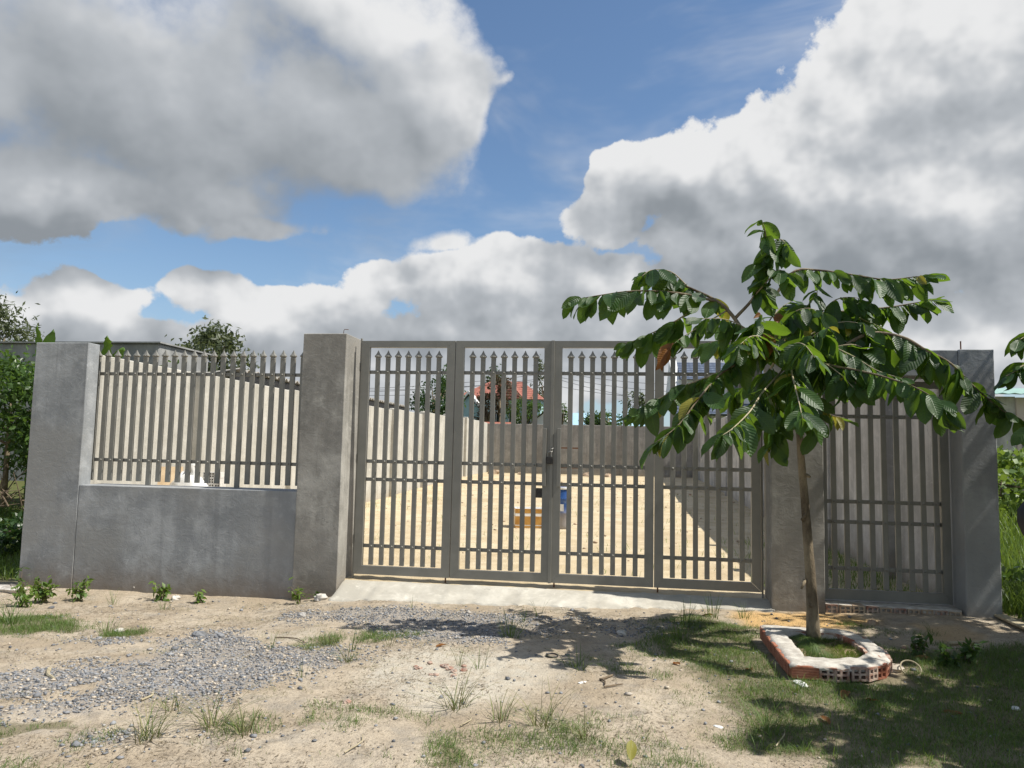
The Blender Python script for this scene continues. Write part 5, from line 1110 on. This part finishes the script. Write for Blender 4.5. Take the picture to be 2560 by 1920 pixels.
def win(x, z, w, h, y, parent):
    mb = MB(); mb.box(x - w / 2, x + w / 2, y - .06, y - .01, z, z + h); f = mb.build('window', M['trim'], parent); mb = MB(); mb.box(x - w / 2 + .08, x - .03, y - .075, y - .061, z + .08, z + h - .08); mb.box(x + .03, x + w / 2 - .08, y - .075, y - .061, z + .08, z + h - .08)
    o_ = mb.build('pane', M['glass'], f); return f
t = thing('red_roofed_house', (-9.5, 58, .5), 'pale teal house with red tiled hip roofs behind the back wall', 'house')
mb = MB(); mb.box(-12.6, -6.2, 58, 66, .5, 5.55); mb.build('wall', M['teal'], t)
mb = MB(); hip(mb, -13.0, -5.9, 57.5, 66.5, 5.56, 7.3, 2.2); rf = mb.build('roof', M['red_tile'], t)
mb = MB(); mb.add([(-9.9, 57.0, 5.5), (-7.3, 57.0, 5.5), (-8.6, 57.0, 6.95), (-9.9, 62, 5.5), (-7.3, 62, 5.5), (-8.6, 62, 6.95)], [(0, 2, 5, 3), (1, 4, 5, 2), (0, 1, 2), (0, 3, 4, 1)]); mb.build('front_gable_roof', M['red_tile'], t)
mb = MB(); mb.box(-12.4, -10.6, 56.6, 57.99, .5, 4.6); mb.add([(-12.4, 56.6, 4.6), (-10.6, 56.6, 4.6), (-11.5, 56.6, 5.7), (-12.4, 57.99, 4.6), (-10.6, 57.99, 4.6), (-11.5, 57.99, 5.7)], [(0, 1, 2), (0, 2, 5, 3), (1, 4, 5, 2)]); mb.build('gabled_porch', M['teal'], t)
for a, c in (((-12.7, 4.35), (-11.5, 5.85)), ((-11.5, 5.85), (-10.3, 4.35))):
    mb = MB(); q = .10; mb.add([(a[0], 56.35, a[1]), (c[0], 56.35, c[1]), (c[0], 56.35, c[1] + .22), (a[0], 56.35, a[1] + .22), (a[0], 58, a[1]), (c[0], 58, c[1]), (c[0], 58, c[1] + .22), (a[0], 58, a[1] + .22)], [(0, 1, 2, 3), (3, 2, 6, 7), (0, 4, 5, 1), (4, 7, 6, 5)]); mb.build('gable_trim', M['trim'], t)
for x_, z_, w_, h2 in ((-11.5, 2.6, 1.0, 1.5), (-9.6, 3.2, 1.0, 1.4), (-8.2, 3.4, .9, 1.4), (-6.9, 3.4, .9, 1.4)): win(x_, z_, w_, h2, 56.6 if x_ < -11 else 58, t)
t = thing('red_tiled_gate_roof', (-9.5, 50, .5), 'low red tiled wall roof in front of the teal house', 'roof'); mb = MB(); mb.box(-10.0, -7.2, 50, 50.3, .5, 2.95); mb.build('wall', M['cream'], t); mb = MB(); hip(mb, -10.3, -6.9, 49.5, 50.8, 2.96, 3.5, .3); mb.build('roof', M['red_tile'], t)
t = thing('blue_roofed_house', (6, 50, .5), 'white house with blue tiled roof beyond the shaded yard wall', 'house')
mb = MB(); mb.box(3.5, 11.5, 50, 58, .5, 6.4); mb.build('wall', M['cream'], t)
mb = MB(); mb.add([(3.7, 49.6, 6.41), (11.9, 49.6, 6.41), (11.9, 54, 8.0), (3.7, 54, 8.0), (3.7, 58.4, 6.41), (11.9, 58.4, 6.41)], [(0, 1, 2, 3), (3, 2, 5, 4), (0, 3, 4), (1, 5, 2), (0, 4, 5, 1)]); mb.build('roof', M['blue_tile'], t)
mb = MB(); mb.add([(3.2, 49.5, 5.9), (3.68, 49.5, 5.9), (3.68, 54, 8.15), (3.2, 54, 8.15), (3.2, 58.5, 5.9), (3.68, 58.5, 5.9)], [(0, 1, 2, 3), (3, 2, 5, 4), (0, 3, 4), (1, 5, 2), (0, 4, 5, 1)]); mb.build('gable_wall', M['trim'], t)
mb = MB(); mb.add([(3.3, 48.4, 4.15), (11.8, 48.4, 4.15), (11.8, 49.98, 4.9), (3.3, 49.98, 4.9), (3.3, 49.98, 4.1), (11.8, 49.98, 4.1)], [(0, 1, 2, 3), (0, 4, 5, 1), (0, 3, 4), (1, 5, 2)]); mb.build('veranda_roof', M['blue_tile'], t)
for x_ in (5.3, 7.0, 9.0): win(x_, 4.95, .9, 1.2, 50, t)
t = thing('grey_gabled_house', (-4.2, 52, .5), 'small pale grey house gable showing over the back wall', 'house')
mb = MB(); mb.box(-5.6, -3.4, 52, 58, .5, 3.4); mb.add([(-6.3, 52, 3.4), (-3.4, 52, 3.4), (-5.0, 52, 4.5), (-6.3, 58, 3.4), (-3.4, 58, 3.4), (-5.0, 58, 4.5)], [(0, 1, 2), (3, 5, 4)]); mb.build('wall', M['cream'], t)
mb = MB(); mb.add([(-6.5, 51.8, 3.3), (-5.0, 51.8, 4.62), (-3.1, 51.8, 3.25), (-6.5, 58.2, 3.3), (-5.0, 58.2, 4.62), (-3.1, 58.2, 3.25)], [(0, 1, 4, 3), (1, 2, 5, 4)]); mb.build('roof', M['sheet'], t)
M['blue_sheet'] = simple('pale_blue_sheet', (0.33, 0.52, 0.66), (0.42, 0.60, 0.72), 3, .5, .1)
t = thing('blue_sheet_shed', (-1.5, 62, .5), 'long shed with pale blue sheet roof over the back wall', 'shed'); mb = MB(); mb.box(-4.0, 1.6, 62, 68, .5, 3.6); mb.build('wall', M['cream'], t); mb = MB(); mb.add([(-4.3, 61.6, 3.62), (1.9, 61.6, 3.62), (1.9, 66, 5.0), (-4.3, 66, 5.0), (1.9, 68.2, 3.6), (-4.3, 68.2, 3.6)], [(0, 1, 2, 3), (3, 2, 4, 5), (0, 3, 5), (1, 4, 2)]); mb.build('roof', M['blue_sheet'], t)
def uptree(u, v, Y, rx, rz, n, s_, mk, lab, seed, name='tree', cat='tree'):
    p = onY(u, v, Y); bush(name, (p[0], Y, .5), lab, cat, (rx, rx, rz), p[2], n, s_, mk, seed, 22, .12)
uptree(1085, 1010, 46, 1.2, 1.7, 1800, .26, 'foliage_dark', 'dark green tree left of the teal house over the back wall', 51)
uptree(1125, 975, 48, .8, 1.5, 1000, .26, 'foliage', 'taller lighter tree touching the teal house roof', 52); uptree(1250, 985, 54, 1.0, 1.2, 900, .25, 'foliage_red', 'reddish bare tree before the teal house', 53); uptree(1215, 1020, 54, .8, 1.2, 800, .25, 'foliage_red', 'second reddish tree against the teal house front', 54)
uptree(1310, 1030, 53, 1.1, .9, 1300, .24, 'foliage', 'bright green bush at the corner of the teal house', 55); uptree(1355, 985, 66, 1.1, 2.6, 1100, .3, 'foliage_grey', 'thin tall tree beside the utility pole', 56); uptree(1230, 950, 70, .8, 1.2, 600, .3, 'foliage_dark', 'dark conifer rising behind the red roof', 57)
uptree(1520, 1050, 56, 1.6, .6, 1200, .25, 'foliage', 'low round green tree over the back wall by the blue shed', 58); uptree(1480, 1052, 55, .8, .5, 500, .25, 'foliage_dark', 'small dark bush over the back wall', 59); uptree(1405, 1035, 48, .35, .6, 260, .2, 'foliage', 'slim bush before the grey gable', 60); uptree(1590, 1020, 60, .9, 1.2, 700, .28, 'foliage_grey', 'tree behind the leaves next to the blue-roofed house', 63)
def pole(u, v, Y, lab):
    p = onY(u, v, Y); t = thing('utility_pole', (p[0], Y, .4), lab, 'utility pole'); mb = MB(); mb.tube([(p[0], Y, .4), (p[0], Y, p[2])], [.16, .10], 10); mb.build('mast', M['conc_far'], t, smooth=True)
    mb = MB(); mb.box(p[0] - .8, p[0] + .8, Y - .06, Y + .06, p[2] - 1.5, p[2] - 1.4); mb.build('cross_arm', M['dark_metal'], t)
    for dx in (-.7, 0, .7): mb = MB(); mb.lathe([(.05, 0), (.07, .05), (.04, .1), (.06, .15), (.02, .2)], 8, (p[0] + dx, Y, p[2] - 1.4)); mb.build('insulator', M['trim'], t)
    return p
pA = pole(1393, 890, 60, 'concrete utility pole between the teal house and the grey gable')
for i, (v0, v1, v2) in enumerate([(972, 950, 962), (980, 962, 980), (988, 985, 999), (975, 968, 1010)]):
    a, b_, c_ = onY(880, v0, 62), onY(1393, v1 - 20, 60), onY(1700, v2, 58); P = []
    for q in np.linspace(0, 1, 10): P.append(a + (b_ - a) * q - np.array([0, 0, .5 * 4 * q * (1 - q) * .5]))
    for q in np.linspace(.1, 1, 9): P.append(b_ + (c_ - b_) * q - np.array([0, 0, .4 * 4 * q * (1 - q) * .5]))
    mb = MB(); o0 = Vector(P[9]); mb.tube([Vector(q) - o0 for q in P], .016, 5); tag(link('power_cable', mb.mesh('power_cable', M['dark_metal']), None, o0), ['topmost power cable strung past the utility pole', 'second power cable strung past the utility pole', 'third power cable strung past the utility pole', 'lowest power cable strung past the utility pole'][i], 'cable', 'power cables behind the yard')
# ---------------------------------------------------------------- beyond the right pillar
M['pink'] = simple('pinkish_plaster', (0.52, 0.44, 0.40), (0.60, 0.52, 0.47), 3, .8, .1); M['green_sheet'] = simple('green_roof_sheet', (0.28, 0.46, 0.40), (0.38, 0.56, 0.49), 3, .5, .1)
t = thing('sheet_roofed_house', (10, 18, .6), 'house with green sheet roof beyond the end pillar', 'house')
mb = MB(); mb.box(7.4, 8.46, 18, 26, .4, 2.98); mb.build('grey_wall', M['conc_grey'], t); mb = MB(); mb.box(8.463, 14, 17.95, 26, .4, 2.96); mb.build('pink_wall', M['pink'], t)
for k in range(8): corrugated(7.2 + k * .9, 3.0, 8.11 + k * .9, 3.0, 17.6, 26.4, .0, .4, 'green_sheet', t, 'roof_sheet') if False else None
mb = MB(); n = 60
for i in range(n + 1): x_ = 7.15 + 7.2 * i / n; dz = .025 * (i % 2); mb.v += [(x_, 17.5, 3.0 + dz), (x_, 26.5, 3.9 + dz), (x_, 17.5, 2.985 + dz), (x_, 26.5, 3.885 + dz)]
for i in range(n): a = 4 * i; mb.f += [(a, a + 4, a + 5, a + 1), (a + 2, a + 3, a + 7, a + 6), (a, a + 2, a + 6, a + 4)]; mb.mi += [0, 0, 0]
mb.build('roof', M['green_sheet'], t); mb = MB(); mb.box(8.55, 9.1, 17.93, 17.948, .5, 2.1); mb.build('dark_doorway', M['glass'], t)
x, y = scatter(16000, 3.95, 7.2, 8.2, 15.5, lambda x, y: .95, 71); tag(blades('tall_grass', x, y, gz(x, y) - .01, .42, .55, 'grass_lush', w=.013, seed=71, segs=3), 'tall sunlit green grass beyond the end pillar', 'grass', kind='stuff')
bush('creeper_mound', (6.15, 13.6, .6), 'mound of leafy green creeper before the sheet-roofed house', 'creeper', (1.5, 1.0, .55), 1.12, 4200, .13, 'grass_lush', 73, 40, .02, aspect=.7, spread=.3)
bush('creeper_mound', (4.75, 9.15, .0), 'low leafy creeper at the foot of the end pillar', 'creeper', (.6, .6, .24), .22, 1300, .09, 'foliage', 75, 22, .01, aspect=.6)
t = thing('wooden_plank', (4.1, 7.6, gzf(4.1, 7.6)), 'weathered plank lying at the foot of the end pillar', 'plank'); a, b_ = onZ(2498, 1552, -.05), onZ(2580, 1590, -.05); mb = MB(); d = Vector(b_ - a); L = d.length
mb.bbox(-L / 2, L / 2, -.05, .05, .0, .025, .004); o_ = link('board', mb.mesh('board', M['twig']), t); t.location = tuple((a + b_) / 2); t.location.z = gzf(t.location.x, t.location.y) + .02; t.rotation_euler = (0, 0, math.atan2(d.y, d.x))

# ---------------------------------------------------------------- parked motorbike just outside the picture: only its mirror edge shows
def motorbike():
    c = CAM + ray(2652, 1308) / np.linalg.norm(ray(2652, 1308)) * 2.0; bx, by = c[0] + .34, c[1] - .05; z0 = gzf(bx, by); K_ = M['dark_metal']
    rub = simple('black_plastic', (0.006, 0.006, 0.006), (0.012, 0.012, 0.012), 20, .55, .1, .002)
    t = thing('motorbike', (bx, by, z0), 'black motorbike mirror edging into view beside the tall grass', 'motorbike')
    def P(name, mb, m_=rub, par=t, sm=True): return mb.build(name, m_, par, smooth=sm)
    mb = MB(); V = []
    for j in range(9):
        a = math.pi * j / 8
        for i in range(18): q = 2 * math.pi * i / 18; V.append((c[0] + math.sin(a) * math.cos(q) * .085 * (1 + .06 * math.sin(3 * q)), c[1] + math.cos(a) * .03, c[2] + math.sin(a) * math.sin(q) * .073))
    mb.add(V, [(j * 18 + i, j * 18 + (i + 1) % 18, (j + 1) * 18 + (i + 1) % 18, (j + 1) * 18 + i) for j in range(8) for i in range(18)]); P('mirror', mb)
    hz_ = z0 + 1.02
    mb = MB(); mb.tube([(c[0] + .04, c[1] + .01, c[2] - .05), (c[0] + .12, c[1], c[2] - .16), (bx - .16, by, hz_)], .007, 8); P('mirror_stem', mb)
    mb = MB(); mb.tube([(bx - .33, by - .08, hz_ - .02), (bx - .16, by, hz_), (bx + .16, by, hz_), (bx + .33, by - .08, hz_ - .02)], .014, 8); P('handlebar', mb)
    mb = MB(); mb.tube([(bx, by, hz_), (bx, by + .18, z0 + .62)], .05, 10); mb.tube([(bx - .07, by + .18, z0 + .62), (bx - .07, by + .34, z0 + .29)], .022, 8); mb.tube([(bx + .07, by + .18, z0 + .62), (bx + .07, by + .34, z0 + .29)], .022, 8); mb.box(bx - .09, bx + .09, by + .15, by + .21, z0 + .60, z0 + .65); P('fork', mb)
    for dy in (.34, -.88):
        mb = MB(); mb.tube([(bx, by + dy + .25 * math.cos(a), z0 + .29 + .25 * math.sin(a)) for a in np.linspace(0, 2 * math.pi, 29)], .042, 10, cap=False); w_ = P('wheel', mb)
        mb = MB(); mb.tube([(bx - .06, by + dy, z0 + .29), (bx + .06, by + dy, z0 + .29)], .05, 12)
        for k_ in range(6): a = k_ * math.pi / 3; mb.tube([(bx, by + dy, z0 + .29), (bx, by + dy + .22 * math.cos(a), z0 + .29 + .22 * math.sin(a))], .012, 6)
        mb.build('spokes', K_, w_)
    mb = MB(); mb.tube([(bx, by + .16, z0 + .70), (bx, by - .15, z0 + .55), (bx, by - .45, z0 + .50), (bx, by - .9, z0 + .62)], [.07, .11, .14, .06], 12); P('frame', mb)
    mb = MB(); mb.tube([(bx, by - .18, z0 + .72), (bx, by - .4, z0 + .76), (bx, by - .75, z0 + .80), (bx, by - .98, z0 + .80)], [.07, .12, .12, .06], 12); P('seat', mb)
    mb = MB(); mb.tube([(bx, by - .5, z0 + .45), (bx, by - .88, z0 + .29)], .03, 8); P('swing_arm', mb); mb = MB(); mb.tube([(bx, by - .35, z0 + .45), (bx - .22, by - .3, z0 + .0)], .013, 8); P('side_stand', mb)
motorbike()

for i, (x_, y_, lab) in enumerate([(6.3, 4.4, 'dense street tree standing right of the parked motorbike'), (7.0, 7.6, 'dense street tree standing beyond the young trees by the tall grass')]):
    bush('street_tree', (x_, y_, gzf(x_, y_)), lab, 'tree', (1.9, 1.9, 1.6), 3.5, 5200, .22, 'foliage_dark', 91 + i, 60, .12, 'street trees', spread=.34)
